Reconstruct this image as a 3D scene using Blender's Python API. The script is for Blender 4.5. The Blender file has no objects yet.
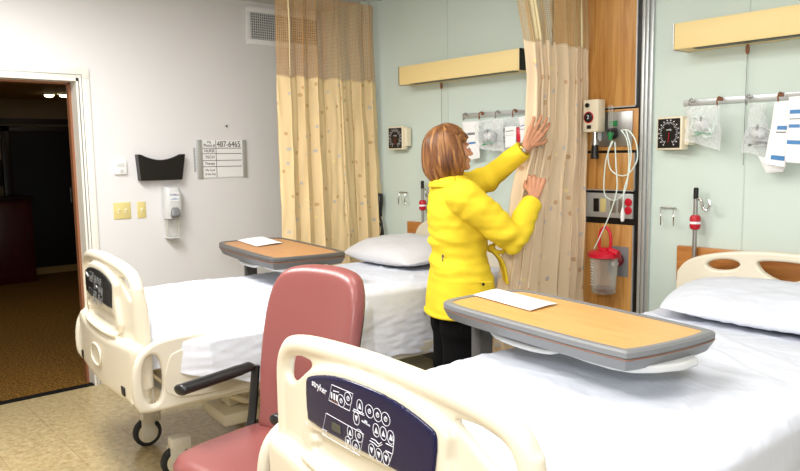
import bpy, bmesh, math, random
from mathutils import Vector as V, Matrix, noise, Euler
random.seed(7)
PI = math.pi
C = bpy.context.scene.collection
R = math.radians

# ---------------------------------------------------------------- camera numbers
CAM = V((4.99465, -3.49295, 1.52034)); FPX = 723.28
yaw, pit, rol = R(-49.5455), R(6.32574), R(-0.867125)
_F = V((math.sin(yaw)*math.cos(pit), math.cos(yaw)*math.cos(pit), -math.sin(pit)))
_Rt = V((math.cos(yaw), -math.sin(yaw), 0)); _U = _Rt.cross(_F)
RT = math.cos(rol)*_Rt + math.sin(rol)*_U
UP = -math.sin(rol)*_Rt + math.cos(rol)*_U
def at(x, y, ax, v):
    """point seen at photo coordinates x, y on the real plane ax = v"""
    r = RT*((x-400)/FPX) + UP*(-(y-235.5)/FPX) + _F
    i = 'xyz'.index(ax)
    return CAM + r*((v-CAM[i])/r[i])

# ---------------------------------------------------------------- materials
def lin(c):
    return tuple(((v/255)/12.92 if v/255 <= .04045 else ((v/255+.055)/1.055)**2.4) for v in c) + (1,)
def mat(name, col, rough=.5, metal=0, var=0, scale=8, bump=0, bscale=60, trans=0, alpha=1, spec=.5, coat=0, sss=0, emit=0):
    m = bpy.data.materials.new(name); m.use_nodes = True
    n, l = m.node_tree.nodes, m.node_tree.links
    b = n['Principled BSDF']; c = lin(col)
    b.inputs['Base Color'].default_value = c; b.inputs['Roughness'].default_value = rough
    b.inputs['Metallic'].default_value = metal; b.inputs['Specular IOR Level'].default_value = spec
    b.inputs['Transmission Weight'].default_value = trans; b.inputs['Alpha'].default_value = alpha
    b.inputs['Coat Weight'].default_value = coat
    if sss:
        b.inputs['Subsurface Weight'].default_value = sss; b.inputs['Subsurface Scale'].default_value = .01
    if emit:
        b.inputs['Emission Color'].default_value = c; b.inputs['Emission Strength'].default_value = emit
    tc = n.new('ShaderNodeTexCoord')
    if var:
        t = n.new('ShaderNodeTexNoise'); t.inputs['Scale'].default_value = scale; t.inputs['Detail'].default_value = 6
        l.new(tc.outputs['Object'], t.inputs['Vector'])
        r = n.new('ShaderNodeValToRGB'); l.new(t.outputs['Fac'], r.inputs['Fac'])
        r.color_ramp.elements[0].position = .3; r.color_ramp.elements[1].position = .7
        r.color_ramp.elements[0].color = tuple(x*(1-var) for x in c[:3])+(1,)
        r.color_ramp.elements[1].color = tuple(min(1, x*(1+var)) for x in c[:3])+(1,)
        l.new(r.outputs['Color'], b.inputs['Base Color'])
    if bump:
        t = n.new('ShaderNodeTexNoise'); t.inputs['Scale'].default_value = bscale; t.inputs['Detail'].default_value = 4
        l.new(tc.outputs['Object'], t.inputs['Vector'])
        p = n.new('ShaderNodeBump'); p.inputs['Strength'].default_value = bump; p.inputs['Distance'].default_value = .01
        l.new(t.outputs['Fac'], p.inputs['Height']); l.new(p.outputs['Normal'], b.inputs['Normal'])
    return m
def wood(name, c1, c2, axis, stretch=14, scale=3, rough=.4):
    m = mat(name, c1, rough); n, l = m.node_tree.nodes, m.node_tree.links; b = n['Principled BSDF']
    tc = n.new('ShaderNodeTexCoord'); mp = n.new('ShaderNodeMapping')
    s = [stretch]*3; s[axis] = 1; mp.inputs['Scale'].default_value = s
    l.new(tc.outputs['Object'], mp.inputs['Vector'])
    t = n.new('ShaderNodeTexNoise'); t.inputs['Scale'].default_value = scale; t.inputs['Detail'].default_value = 8
    t.inputs['Distortion'].default_value = 1.2; l.new(mp.outputs['Vector'], t.inputs['Vector'])
    r = n.new('ShaderNodeValToRGB'); l.new(t.outputs['Fac'], r.inputs['Fac'])
    r.color_ramp.elements[0].position = .35; r.color_ramp.elements[1].position = .65
    r.color_ramp.elements[0].color = lin(c2); r.color_ramp.elements[1].color = lin(c1)
    l.new(r.outputs['Color'], b.inputs['Base Color'])
    return m
def curtain_cloth(name, base):
    m = mat(name, base, .75, spec=.25); n, l = m.node_tree.nodes, m.node_tree.links; b = n['Principled BSDF']
    uv = n.new('ShaderNodeUVMap'); uv.uv_map = 'UVMap'
    # broad pale swirls woven into the cloth
    w = n.new('ShaderNodeTexWave'); w.inputs['Scale'].default_value = 1.4; w.inputs['Distortion'].default_value = 9
    w.inputs['Detail Scale'].default_value = .8
    l.new(uv.outputs['UV'], w.inputs['Vector'])
    r0 = n.new('ShaderNodeValToRGB'); e = r0.color_ramp.elements
    e[0].position = 0; e[0].color = lin([v*.97 for v in base]); e[1].position = .25; e[1].color = lin(base)
    l.new(w.outputs['Fac'], r0.inputs['Fac']); last = r0.outputs['Color']
    for sc, th, col, off in ((6, .075, (186, 134, 84), 0), (5, .06, (170, 178, 190), 3.3), (3.3, .035, (240, 222, 150), 7.1), (2.6, .035, (176, 138, 96), 11.7)):
        mp = n.new('ShaderNodeMapping'); mp.inputs['Location'].default_value = (off, off*.7, 0); l.new(uv.outputs['UV'], mp.inputs['Vector'])
        v = n.new('ShaderNodeTexVoronoi'); v.inputs['Scale'].default_value = sc; v.voronoi_dimensions = '2D'
        l.new(mp.outputs['Vector'], v.inputs['Vector'])
        lt = n.new('ShaderNodeMath'); lt.operation = 'LESS_THAN'; lt.inputs[1].default_value = th
        l.new(v.outputs['Distance'], lt.inputs[0])
        ml = n.new('ShaderNodeMath'); ml.operation = 'MULTIPLY'; ml.inputs[1].default_value = .6; l.new(lt.outputs[0], ml.inputs[0])
        mx = n.new('ShaderNodeMix'); mx.data_type = 'RGBA'; l.new(ml.outputs[0], mx.inputs[0])
        l.new(last, mx.inputs[6]); mx.inputs[7].default_value = lin(col); last = mx.outputs[2]
    l.new(last, b.inputs['Base Color'])
    return m
def netting(name, col, cell=150):
    m = mat(name, col, .8); n, l = m.node_tree.nodes, m.node_tree.links; b = n['Principled BSDF']
    uv = n.new('ShaderNodeUVMap'); uv.uv_map = 'UVMap'
    sp = n.new('ShaderNodeSeparateXYZ'); l.new(uv.outputs['UV'], sp.inputs[0]); outs = []
    for k in (0, 1):
        a = n.new('ShaderNodeMath'); a.operation = 'MULTIPLY'; a.inputs[1].default_value = cell; l.new(sp.outputs[k], a.inputs[0])
        f = n.new('ShaderNodeMath'); f.operation = 'FRACT'; l.new(a.outputs[0], f.inputs[0])
        g = n.new('ShaderNodeMath'); g.operation = 'LESS_THAN'; g.inputs[1].default_value = .34; l.new(f.outputs[0], g.inputs[0]); outs.append(g)
    mx = n.new('ShaderNodeMath'); mx.operation = 'MAXIMUM'; l.new(outs[0].outputs[0], mx.inputs[0]); l.new(outs[1].outputs[0], mx.inputs[1])
    l.new(mx.outputs[0], b.inputs['Alpha'])
    return m
def film(name, col, a=.35, rough=.15):
    m = bpy.data.materials.new(name); m.use_nodes = True; n, l = m.node_tree.nodes, m.node_tree.links
    b = n['Principled BSDF']; b.inputs['Base Color'].default_value = lin(col); b.inputs['Roughness'].default_value = rough
    lw = n.new('ShaderNodeLayerWeight'); lw.inputs['Blend'].default_value = .35
    mr = n.new('ShaderNodeMapRange'); mr.inputs['To Min'].default_value = a; mr.inputs['To Max'].default_value = .9
    l.new(lw.outputs['Facing'], mr.inputs['Value']); l.new(mr.outputs[0], b.inputs['Alpha'])
    return m

M = dict(
 wallw=mat('white_paint', (222, 221, 222), .6, bump=.05, bscale=180), wallg=mat('pale_green_paint', (202, 216, 208), .5, bump=.04, bscale=200),
 seam=mat('green_seam', (186, 202, 192), .5),
 ceil=mat('ceiling_paint', (196, 196, 196), .8), cream=mat('cream_plastic', (222, 214, 194), .32, coat=.15), cream2=mat('cream_metal', (212, 206, 190), .4),
 tan=mat('tan_plastic', (214, 204, 176), .4), navy=mat('navy_panel', (10, 11, 58), .18, spec=.5), ink=mat('white_ink', (232, 234, 240), .5),
 lcd=mat('grey_screen', (70, 72, 66), .2), black=mat('black_plastic', (14, 14, 15), .35), blackm=mat('black_matte', (8, 8, 9), .8, spec=.2),
 dark=mat('dark_metal', (52, 50, 48), .45, .4), chrome=mat('chrome', (200, 200, 198), .18, 1), steel=mat('brushed_steel', (170, 170, 168), .35, .9),
 alu=mat('aluminium', (196, 200, 200), .35, .55), rubber=mat('rubber', (32, 32, 32), .7),
 sheet=mat('white_cotton', (212, 216, 226), .85, spec=.12, bump=.2, bscale=30), sheet2=mat('white_cotton_thin', (206, 206, 208), .85, spec=.15, bump=.12, bscale=35),
 paper=mat('paper', (242, 242, 242), .7), grey=mat('grey_plastic', (124, 126, 128), .4), grey2=mat('dark_grey_plastic', (86, 84, 82), .4), lgrey=mat('light_grey_plastic', (206, 208, 208), .3),
 vinyl=mat('rose_vinyl', (136, 76, 73), .34, spec=.5, bump=.05, bscale=220), yellow=mat('yellow_cloth', (232, 202, 52), .75, spec=.12, bump=.15, bscale=50),
 skin=mat('skin', (196, 140, 108), .5, sss=.15, spec=.35, var=.06, scale=30), lips=mat('lips', (176, 86, 80), .4), pants=mat('black_cloth', (7, 7, 9), .9, spec=.15),
 lamp=mat('buff_enamel', (236, 212, 150), .45), ivory=mat('ivory_plastic', (232, 222, 196), .35), almond=mat('almond_plate', (214, 200, 134), .4),
 red=mat('red_plastic', (206, 20, 48), .3), darkred=mat('dark_red_plastic', (120, 14, 24), .35), green=mat('green_plastic', (30, 130, 70), .35),
 white=mat('white_plastic', (236, 237, 238), .35), blue=mat('blue_ink', (70, 130, 186), .5), dblue=mat('dark_blue_ink', (40, 50, 120), .5),
 yel=mat('yellow_label', (246, 190, 20), .5), tube=mat('clear_tubing', (222, 236, 228), .2, spec=.6), film=film('clear_film', (238, 242, 244), .2),
 clear=film('clear_plastic', (226, 226, 216), .08, .08), liquid=film('brown_tint', (120, 70, 40), .5),
 oak=wood('oak_panel', (204, 152, 84), (176, 120, 56), 2, 13, 2.4), board=wood('bumper_wood', (190, 128, 66), (166, 104, 48), 0, 10, 3),
 tabletop=wood('beech_laminate', (216, 170, 106), (206, 158, 94), 0, 12, 4, .35), tabletop2=wood('tan_laminate', (186, 136, 88), (176, 126, 78), 0, 12, 4, .4),
 hair=None, net=netting('tan_netting', (204, 160, 100), 110), net2=netting('fine_tan_netting', (196, 168, 122), 110),
 cloth=curtain_cloth('sand_curtain', (232, 206, 158)), cloth2=curtain_cloth('pale_curtain', (226, 204, 172)),
 floor=None, carpet=None, hallwall=mat('hall_beige', (150, 128, 96), .7), hallceil=mat('hall_ceiling', (176, 140, 76), .7), halldark=mat('dark_wood', (28, 14, 10), .4),
 hallred=mat('red_brown_wood', (64, 18, 14), .35, var=.2, scale=10), hallblack=mat('black_door', (8, 7, 8), .3), frame=mat('cream_frame', (232, 230, 222), .35),
 copper=mat('brown_edge', (140, 90, 60), .5), bulb=mat('warm_bulb', (255, 236, 190), .5, emit=7), fillglow=mat('fill_panel_glow', (255, 250, 240), .5, emit=3),  # last one: glow for the added ceiling fill panels
 earth=mat('gold', (200, 170, 90), .25, 1), shoe=mat('shoe_leather', (16, 15, 15), .35), grip=mat('red_grip', (186, 20, 40), .4), tape=mat('pale_tape', (236, 222, 176), .6))
def floor_mats():
    m = mat('speckled_vinyl', (172, 160, 128), .28, spec=.5); n, l = m.node_tree.nodes, m.node_tree.links; b = n['Principled BSDF']
    tc = n.new('ShaderNodeTexCoord'); t = n.new('ShaderNodeTexNoise'); t.inputs['Scale'].default_value = 28; t.inputs['Detail'].default_value = 12; t.inputs['Roughness'].default_value = .75
    l.new(tc.outputs['Object'], t.inputs['Vector']); r = n.new('ShaderNodeValToRGB'); l.new(t.outputs['Fac'], r.inputs['Fac'])
    r.color_ramp.elements[0].position = .38; r.color_ramp.elements[1].position = .62
    r.color_ramp.elements[0].color = lin((160, 140, 100)); r.color_ramp.elements[1].color = lin((198, 180, 138))
    br = n.new('ShaderNodeTexBrick'); br.offset = 0; br.inputs['Scale'].default_value = 1; br.inputs['Brick Width'].default_value = .305; br.inputs['Row Height'].default_value = .305
    br.inputs['Mortar Size'].default_value = .0015; br.inputs['Color1'].default_value = (1, 1, 1, 1); br.inputs['Color2'].default_value = (.93, .93, .93, 1); br.inputs['Mortar'].default_value = (.55, .5, .45, 1)
    l.new(tc.outputs['Object'], br.inputs['Vector'])
    mx = n.new('ShaderNodeMix'); mx.data_type = 'RGBA'; mx.blend_type = 'MULTIPLY'; mx.inputs[0].default_value = 1
    l.new(r.outputs['Color'], mx.inputs[6]); l.new(br.outputs['Color'], mx.inputs[7]); l.new(mx.outputs[2], b.inputs['Base Color'])
    M['floor'] = m
    m = mat('brown_carpet', (118, 84, 34), .95, spec=.1, bump=.6, bscale=140); n, l = m.node_tree.nodes, m.node_tree.links; b = n['Principled BSDF']
    tc = n.new('ShaderNodeTexCoord'); t = n.new('ShaderNodeTexNoise'); t.inputs['Scale'].default_value = 55; t.inputs['Detail'].default_value = 6; t.inputs['Roughness'].default_value = .8
    l.new(tc.outputs['Object'], t.inputs['Vector']); r = n.new('ShaderNodeValToRGB'); l.new(t.outputs['Fac'], r.inputs['Fac'])
    r.color_ramp.elements[0].position = .4; r.color_ramp.elements[1].position = .6
    r.color_ramp.elements[0].color = lin((70, 46, 18)); r.color_ramp.elements[1].color = lin((136, 100, 44)); l.new(r.outputs['Color'], b.inputs['Base Color'])
    M['carpet'] = m
    m = mat('blond_hair', (150, 96, 48), .42, spec=.4); n, l = m.node_tree.nodes, m.node_tree.links; b = n['Principled BSDF']
    uv = n.new('ShaderNodeUVMap'); uv.uv_map = 'UVMap'; mp = n.new('ShaderNodeMapping'); mp.inputs['Scale'].default_value = (60, 2, 1); l.new(uv.outputs['UV'], mp.inputs['Vector'])
    t = n.new('ShaderNodeTexNoise'); t.inputs['Scale'].default_value = 1; t.inputs['Detail'].default_value = 4; l.new(mp.outputs['Vector'], t.inputs['Vector'])
    r = n.new('ShaderNodeValToRGB'); l.new(t.outputs['Fac'], r.inputs['Fac']); e = r.color_ramp.elements
    e[0].position = .3; e[0].color = lin((70, 38, 20)); e[1].position = .72; e[1].color = lin((178, 128, 74)); q = e.new(.5); q.color = lin((118, 74, 40))
    l.new(r.outputs['Color'], b.inputs['Base Color']); M['hair'] = m
floor_mats()

# ---------------------------------------------------------------- mesh helpers
def tag(o, label=None, cat=None, group=None, kind=None):
    if label: o['label'] = label
    if cat: o['category'] = cat
    if group: o['group'] = group
    if kind: o['kind'] = kind
    return o
def empty(name, label, cat, loc=(0, 0, 0), rz=0, group=None):
    o = bpy.data.objects.new(name, None); C.objects.link(o); o.location = loc; o.rotation_euler = (0, 0, rz); o.empty_display_size = .1
    return tag(o, label, cat, group)
def link(name, me, m, parent=None):
    o = bpy.data.objects.new(name, me); C.objects.link(o)
    if m: me.materials.clear(); me.materials.append(m)
    if parent: o.parent = parent
    return o
def basis(d):
    d = V(d).normalized(); a = V((0, 0, 1)) if abs(d.z) < .9 else V((1, 0, 0))
    x = d.cross(a).normalized(); return x, d.cross(x).normalized(), d
class MB:
    def __init__(s): s.bm = bmesh.new()
    def _add(s, fn, T, bevel=0, seg=2):
        t = bmesh.new(); fn(t)
        if bevel: bmesh.ops.bevel(t, geom=list(t.edges), offset=bevel, segments=seg, affect='EDGES', profile=.5)
        t.transform(T); me = bpy.data.meshes.new('t'); t.to_mesh(me); t.free(); s.bm.from_mesh(me); bpy.data.meshes.remove(me); return s
    def box(s, c, d, rot=None, bevel=0, seg=2):
        T = Matrix.Translation(c) @ (Euler(rot).to_matrix().to_4x4() if rot else Matrix())
        def f(t):
            bmesh.ops.create_cube(t, size=1); bmesh.ops.scale(t, vec=d, verts=t.verts)
        return s._add(f, T, bevel, seg)
    def span(s, a, b, bevel=0, seg=2):
        a, b = V(a), V(b); return s.box((a+b)/2, [abs(x) for x in (b-a)], None, bevel, seg)
    def cyl(s, p0, p1, r0, r1=None, seg=24, bevel=0):
        r1 = r0 if r1 is None else r1; p0, p1 = V(p0), V(p1); x, y, d = basis(p1-p0)
        T = Matrix.Translation((p0+p1)/2) @ Matrix((x, y, d)).transposed().to_4x4()
        def f(t): bmesh.ops.create_cone(t, cap_ends=True, segments=seg, radius1=r0, radius2=r1, depth=(p1-p0).length)
        s._add(f, T)
        return s
    def ball(s, c, r, rot=None, u=24, v=16):
        r = (r, r, r) if not hasattr(r, '__len__') else r
        T = Matrix.Translation(c) @ (Euler(rot).to_matrix().to_4x4() if rot else Matrix()) @ Matrix.Diagonal((*r, 1))
        return s._add(lambda t: bmesh.ops.create_uvsphere(t, u_segments=u, v_segments=v, radius=1), T)
    def tube(s, pts, r, seg=10, closed=False, flat=1, up=None):
        pts = [V(p) for p in pts]; n = len(pts); rs = r if hasattr(r, '__len__') else [r]*n; rings = []
        nx = None
        for i, p in enumerate(pts):
            a = pts[(i-1) % n] if (closed or i) else p; b = pts[(i+1) % n] if (closed or i < n-1) else p
            d = (b-a).normalized()
            if nx is None: nx = basis(d)[0] if up is None else V(up)
            nx = (nx - d*nx.dot(d)).normalized(); ny = d.cross(nx)
            rings.append([s.bm.verts.new(p + nx*rs[i]*math.cos(2*PI*k/seg) + ny*rs[i]*flat*math.sin(2*PI*k/seg)) for k in range(seg)])
        for i in range(n if closed else n-1):
            A, B = rings[i], rings[(i+1) % n]
            for k in range(seg): s.bm.faces.new((A[k], A[(k+1) % seg], B[(k+1) % seg], B[k]))
        if not closed:
            s.bm.faces.new(list(reversed(rings[0]))); s.bm.faces.new(rings[-1])
        return s
    def lathe(s, prof, c=(0, 0, 0), d=(0, 0, 1), seg=28):
        x, y, d = basis(d); c = V(c); rings = []
        for r, h in prof:
            rings.append([s.bm.verts.new(c + d*h + (x*math.cos(2*PI*k/seg) + y*math.sin(2*PI*k/seg))*max(r, 1e-4)) for k in range(seg)])
        for A, B in zip(rings, rings[1:]):
            for k in range(seg): s.bm.faces.new((A[k], A[(k+1) % seg], B[(k+1) % seg], B[k]))
        s.bm.faces.new(list(reversed(rings[0]))); s.bm.faces.new(rings[-1]); return s
    def loft(s, secs, seg=32, pw=2.4):
        """secs: (centre, half x, half y) stacked up z"""
        rings = []
        for c, a, b in secs:
            ring = []
            for k in range(seg):
                t = 2*PI*k/seg; ct, st = math.cos(t), math.sin(t)
                ring.append(s.bm.verts.new(V(c) + V((a*math.copysign(abs(ct)**(2/pw), ct), b*math.copysign(abs(st)**(2/pw), st), 0))))
            rings.append(ring)
        for A, B in zip(rings, rings[1:]):
            for k in range(seg): s.bm.faces.new((A[k], A[(k+1) % seg], B[(k+1) % seg], B[k]))
        s.bm.faces.new(list(reversed(rings[0]))); s.bm.faces.new(rings[-1]); return s
    def plate(s, outs, half, bev, T=Matrix(), res=2):
        cu = bpy.data.curves.new('c', 'CURVE'); cu.dimensions = '2D'; cu.fill_mode = 'BOTH'; cu.extrude = max(half-bev, 0); cu.bevel_depth = bev; cu.bevel_resolution = res; cu.offset = -bev
        for o in outs:
            sp = cu.splines.new('POLY'); sp.points.add(len(o)-1); sp.use_cyclic_u = True
            for q, p in zip(sp.points, o): q.co = (p[0], p[1], 0, 1)
        ob = bpy.data.objects.new('c', cu); C.objects.link(ob); dg = bpy.context.evaluated_depsgraph_get()
        me = bpy.data.meshes.new_from_object(ob.evaluated_get(dg)); me.transform(T); s.bm.from_mesh(me)
        bpy.data.objects.remove(ob); bpy.data.curves.remove(cu); bpy.data.meshes.remove(me); return s
    def build(s, name, m, parent=None, angle=38, merge=0):
        if merge: bmesh.ops.remove_doubles(s.bm, verts=s.bm.verts, dist=merge)
        bmesh.ops.recalc_face_normals(s.bm, faces=s.bm.faces)
        for f in s.bm.faces: f.smooth = True
        a = R(angle)
        for e in s.bm.edges:
            if len(e.link_faces) == 2 and e.calc_face_angle(0) > a: e.smooth = False
        me = bpy.data.meshes.new(name); s.bm.to_mesh(me); s.bm.free(); return link(name, me, m, parent)
    def voxel(s, name, m, parent=None, size=.006, smooth=4, fn=None, fac=.5):
        bmesh.ops.recalc_face_normals(s.bm, faces=s.bm.faces)
        me = bpy.data.meshes.new(name); s.bm.to_mesh(me); s.bm.free()
        ob = bpy.data.objects.new('v', me); C.objects.link(ob)
        q = ob.modifiers.new('r', 'REMESH'); q.mode = 'VOXEL'; q.voxel_size = size
        if smooth: q = ob.modifiers.new('s', 'SMOOTH'); q.iterations = smooth; q.factor = fac
        dg = bpy.context.evaluated_depsgraph_get(); out = bpy.data.meshes.new_from_object(ob.evaluated_get(dg)); bpy.data.objects.remove(ob); bpy.data.meshes.remove(me)
        if fn:
            ns = [v.normal.copy() for v in out.vertices]
            for v, nn in zip(out.vertices, ns): v.co = fn(v.co.copy(), nn)
        out.polygons.foreach_set('use_smooth', [True]*len(out.polygons)); out.name = name
        return link(name, out, m, parent)
def surf(name, fn, nu, nv, m, parent=None, thick=0, uvs=(1, 1), wrap=False):
    """surface from fn(u, v) with UVs and optional thickness"""
    bm = bmesh.new(); uvl = bm.loops.layers.uv.new('UVMap'); g = [[bm.verts.new(fn(i/nu, j/nv)) for j in range(nv+1)] for i in range(nu+1)]
    for i in range(nu):
        for j in range(nv):
            f = bm.faces.new((g[i][j], g[i+1][j], g[i+1][j+1], g[i][j+1])); f.smooth = True
            for lp, (a, b) in zip(f.loops, ((i, j), (i+1, j), (i+1, j+1), (i, j+1))): lp[uvl].uv = (a/nu*uvs[0], b/nv*uvs[1])
    me = bpy.data.meshes.new(name); bm.to_mesh(me); bm.free(); o = link(name, me, m, parent)
    if thick:
        q = o.modifiers.new('thick', 'SOLIDIFY'); q.thickness = thick; q.offset = 0
    return o
def text(body, size, T, m, parent, name='lettering', depth=.0006, align='CENTER', squash=1):
    cu = bpy.data.curves.new('t', 'FONT'); cu.body = body; cu.size = size; cu.extrude = depth; cu.align_x = align; cu.align_y = 'CENTER'; cu.space_line = .8
    ob = bpy.data.objects.new('t', cu); C.objects.link(ob); dg = bpy.context.evaluated_depsgraph_get()
    me = bpy.data.meshes.new_from_object(ob.evaluated_get(dg)); bpy.data.objects.remove(ob); bpy.data.curves.remove(cu)
    me.transform(T @ Matrix.Diagonal((squash, 1, 1, 1))); me.name = name; return link(name, me, m, parent)
def facing(p, xdir, up=(0, 0, 1)):
    """matrix: local x -> xdir, local y -> up, z -> out"""
    x, u = V(xdir).normalized(), V(up).normalized(); z = x.cross(u).normalized(); y = z.cross(x)
    return Matrix.Translation(p) @ Matrix((x, y, z)).transposed().to_4x4()
def smooth_path(pts, n=8, closed=False):
    pts = [V(p) for p in pts]; N = len(pts); out = []
    for i in range(N if closed else N-1):
        g = lambda k: pts[k % N] if closed else pts[max(0, min(N-1, k))]
        a, b, c, d = g(i-1), g(i), g(i+1), g(i+2)
        for k in range(n):
            t = k/n; out.append(.5*((2*b) + (c-a)*t + (2*a-5*b+4*c-d)*t*t + (3*b-a-3*c+d)*t**3))
    if not closed: out.append(pts[-1])
    return out
def ellipse(cx, cy, a, b, n=28, rot=0, pw=2):
    o = []
    for k in range(n):
        t = 2*PI*k/n; x = a*math.copysign(abs(math.cos(t))**(2/pw), math.cos(t)); y = b*math.copysign(abs(math.sin(t))**(2/pw), math.sin(t))
        o.append((cx + x*math.cos(rot) - y*math.sin(rot), cy + x*math.sin(rot) + y*math.cos(rot)))
    return o
def rrect(x0, y0, x1, y1, r, n=6):
    o = []
    for cx, cy, a0 in ((x1-r, y1-r, 0), (x0+r, y1-r, 90), (x0+r, y0+r, 180), (x1-r, y0+r, 270)):
        for k in range(n+1):
            a = R(a0+90*k/n); o.append((cx+r*math.cos(a), cy+r*math.sin(a)))
    return o
def copy_tree(o, parent=None):
    c = o.copy(); C.objects.link(c)
    if parent: c.parent = parent
    for ch in o.children: copy_tree(ch, c)
    return c
def struct(name, a, b, m, bevel=0):
    return tag(MB().span(a, b, bevel).build(name, m), kind='structure')
def fbm(x, y, z, s): return noise.noise(V((x*s, y*s, z*s)))
# ---------------------------------------------------------------- room shell
struct('floor', (0, -5.2, -.1), (6.4, 0, 0), M['floor'])
struct('ceiling', (-.14, -5.2, 2.69), (6.4, .14, 2.8), M['ceil'])
struct('wall_back', (-.14, 0, -.1), (6.54, .14, 2.69), M['wallg'])
struct('wall_right', (6.4, -5.2, -.1), (6.54, 0, 2.69), M['wallw'])
struct('wall_front', (-.14, -5.34, -.1), (6.54, -5.2, 2.69), M['wallw'])
w = MB(); w.span((-.14, -1.97, -.1), (0, 0, 2.69)); w.span((-.14, -5.2, -.1), (0, -3.17, 2.69)); w.span((-.14, -3.17, 2.05), (0, -1.97, 2.69))
tag(w.build('wall_left', M['wallw']), kind='structure')
tag(MB().span((0, -1.9, 0), (.012, 0, .1)).span((0, -5.2, 0), (.012, -3.24, .1)).build('baseboard_left', M['grey2']), kind='structure')
tag(MB().span((.012, -.012, 0), (2.3, 0, .1)).span((2.95, -.012, 0), (6.4, 0, .1)).build('baseboard_back', M['grey2']), kind='structure')
for n, x in enumerate((4.86, 3.43, 1.42)):
    struct('trim_%d' % (n+4), (x, -.0016, .1), (x+.006, 0, 2.69), M['seam'])
# steel door frame
d = MB(); d.span((0, -1.975, 0), (.016, -1.90, 2.05), .003).span((0, -3.24, 0), (.016, -3.165, 2.05), .003).span((0, -3.24, 2.05), (.016, -1.90, 2.115), .003)
d.span((-.15, -1.985, 0), (.016, -1.965, 2.05)).span((-.15, -3.175, 0), (.016, -3.155, 2.05)).span((-.15, -3.17, 2.03), (.016, -1.97, 2.05))
tag(d.build('trim_1', M['frame']), kind='structure')
d = MB().span((-.152, -2.0, 0), (-.1, -1.984, 2.03)).span((-.152, -3.17, 2.018), (-.1, -1.985, 2.031))
tag(d.build('trim_2', M['copper']), kind='structure')
d = MB().span((.0155, -1.952, 0), (.0175, -1.9475, 2.07)).span((.0155, -3.2, 2.068), (.0175, -1.9475, 2.0735))
tag(d.build('trim_7', M['steel']), kind='structure')
struct('trim_3', (-.05, -3.17, 0), (.012, -1.97, .006), M['blackm'])      # threshold strip
# hall beyond the door
tag(MB().span((-5.7, -4.6, -.1), (0, .6, -.001)).build('floor_hall', M['carpet']), kind='structure')
struct('ceiling_hall', (-5.7, -4.6, 2.32), (-.14, .6, 2.42), M['hallceil'])
struct('wall_hall_far', (-5.7, -4.6, 0), (-5.5, .6, 2.32), M['hallwall'])
struct('wall_hall_right', (-5.5, .5, 0), (-.14, .6, 2.32), M['hallwall'])
struct('wall_hall_left', (-5.5, -4.6, 0), (-.14, -4.5, 2.32), M['hallwall'])
struct('trim_8', (-5.5, -4.5, 2.0), (-5.4, .5, 2.07), M['halldark'])
struct('baseboard_hall', (-5.5, -4.5, 0), (-5.48, .5, .1), mat('hall_base', (150, 118, 62), .5))
hd = MB(); hd.span((-5.5, -1.22, .1), (-5.44, .42, 1.9)); hd = tag(hd.build('door_1', M['hallblack']), kind='structure')
fr = MB()
for a, b in (((-5.5, -1.3, .0), (-5.4, -1.2, 1.97)), ((-5.5, .4, .0), (-5.4, .5, 1.97)), ((-5.5, -1.3, 1.9), (-5.4, .5, 1.97)), ((-5.5, -.42, .0), (-5.42, -.38, 1.9))): fr.span(a, b, .004)
fr.build('door_frame', M['halldark'], hd)
MB().cyl((-5.41, -.5, .95), (-5.41, -.5, 1.15), .012).cyl((-5.41, -.3, .95), (-5.41, -.3, 1.15), .012).build('door_handle', M['steel'], hd)
t = empty('hall_cabinet', 'dark red brown wooden cabinet standing in the dim hall beyond the door', 'cabinet', (-5.15, -1.7, 0))
MB().span((-.34, -1.0, 0), (.25, .58, 1.04), .004).build('body', M['hallred'], t)
MB().span((-.34, -1.04, 1.04), (.28, .61, 1.08), .006).build('worktop', M['halldark'], t)
for y in (-.98, -.46, .06):
    q = MB().span((.25, y, .08), (.268, y+.5, 1.0), .004).build('door', M['hallred'], t)
    MB().cyl((.285, y+.44, .5), (.285, y+.44, .62), .006).build('handle', M['dark'], q)
t = empty('monitor', 'black computer monitor standing on the dark red hall cabinet', 'monitor', (-5.1, -1.62, 1.08))
MB().span((-.03, -.24, .14), (.0, .24, .46), .008).build('screen', M['black'], t)
MB().cyl((-.02, 0, 0), (-.02, 0, .2), .02).span((-.12, -.1, 0), (.08, .1, .012), .004).build('stand', M['black'], t)
for k, (x, y) in enumerate(((49, 94), (64, 94))):
    p = at(x, y, 'z', 2.318)
    t = empty('ceiling_spotlight', 'small glowing hall ceiling spotlight, %s of the two over the dim hall' % ('left' if k == 0 else 'right'), 'light', p, 0, 'hall ceiling spotlights')
    MB().lathe([(.045, -.012), (.07, -.012), (.075, 0), (.045, 0)]).build('ring', M['steel'], t)
    MB().lathe([(.02, -.04), (.05, -.03), (.055, -.012), (.055, -.002), (.001, -.002)]).build('bulb', M['bulb'], t)
t = MB()
for y in (-1.6, -1.1): t.span((-4.2, y-.25, 2.312), (-3.0, y+.25, 2.32))
def area(name, loc, rot, sx, sy, power, col=(1, 1, 1), spread=None):
    L = bpy.data.lights.new(name, 'AREA'); L.shape = 'RECTANGLE'; L.size = sx; L.size_y = sy; L.energy = power; L.color = col
    if spread: L.spread = spread
    o = bpy.data.objects.new(name, L); C.objects.link(o); o.location = loc; o.rotation_euler = rot; return o
t.bm.free()

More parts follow.
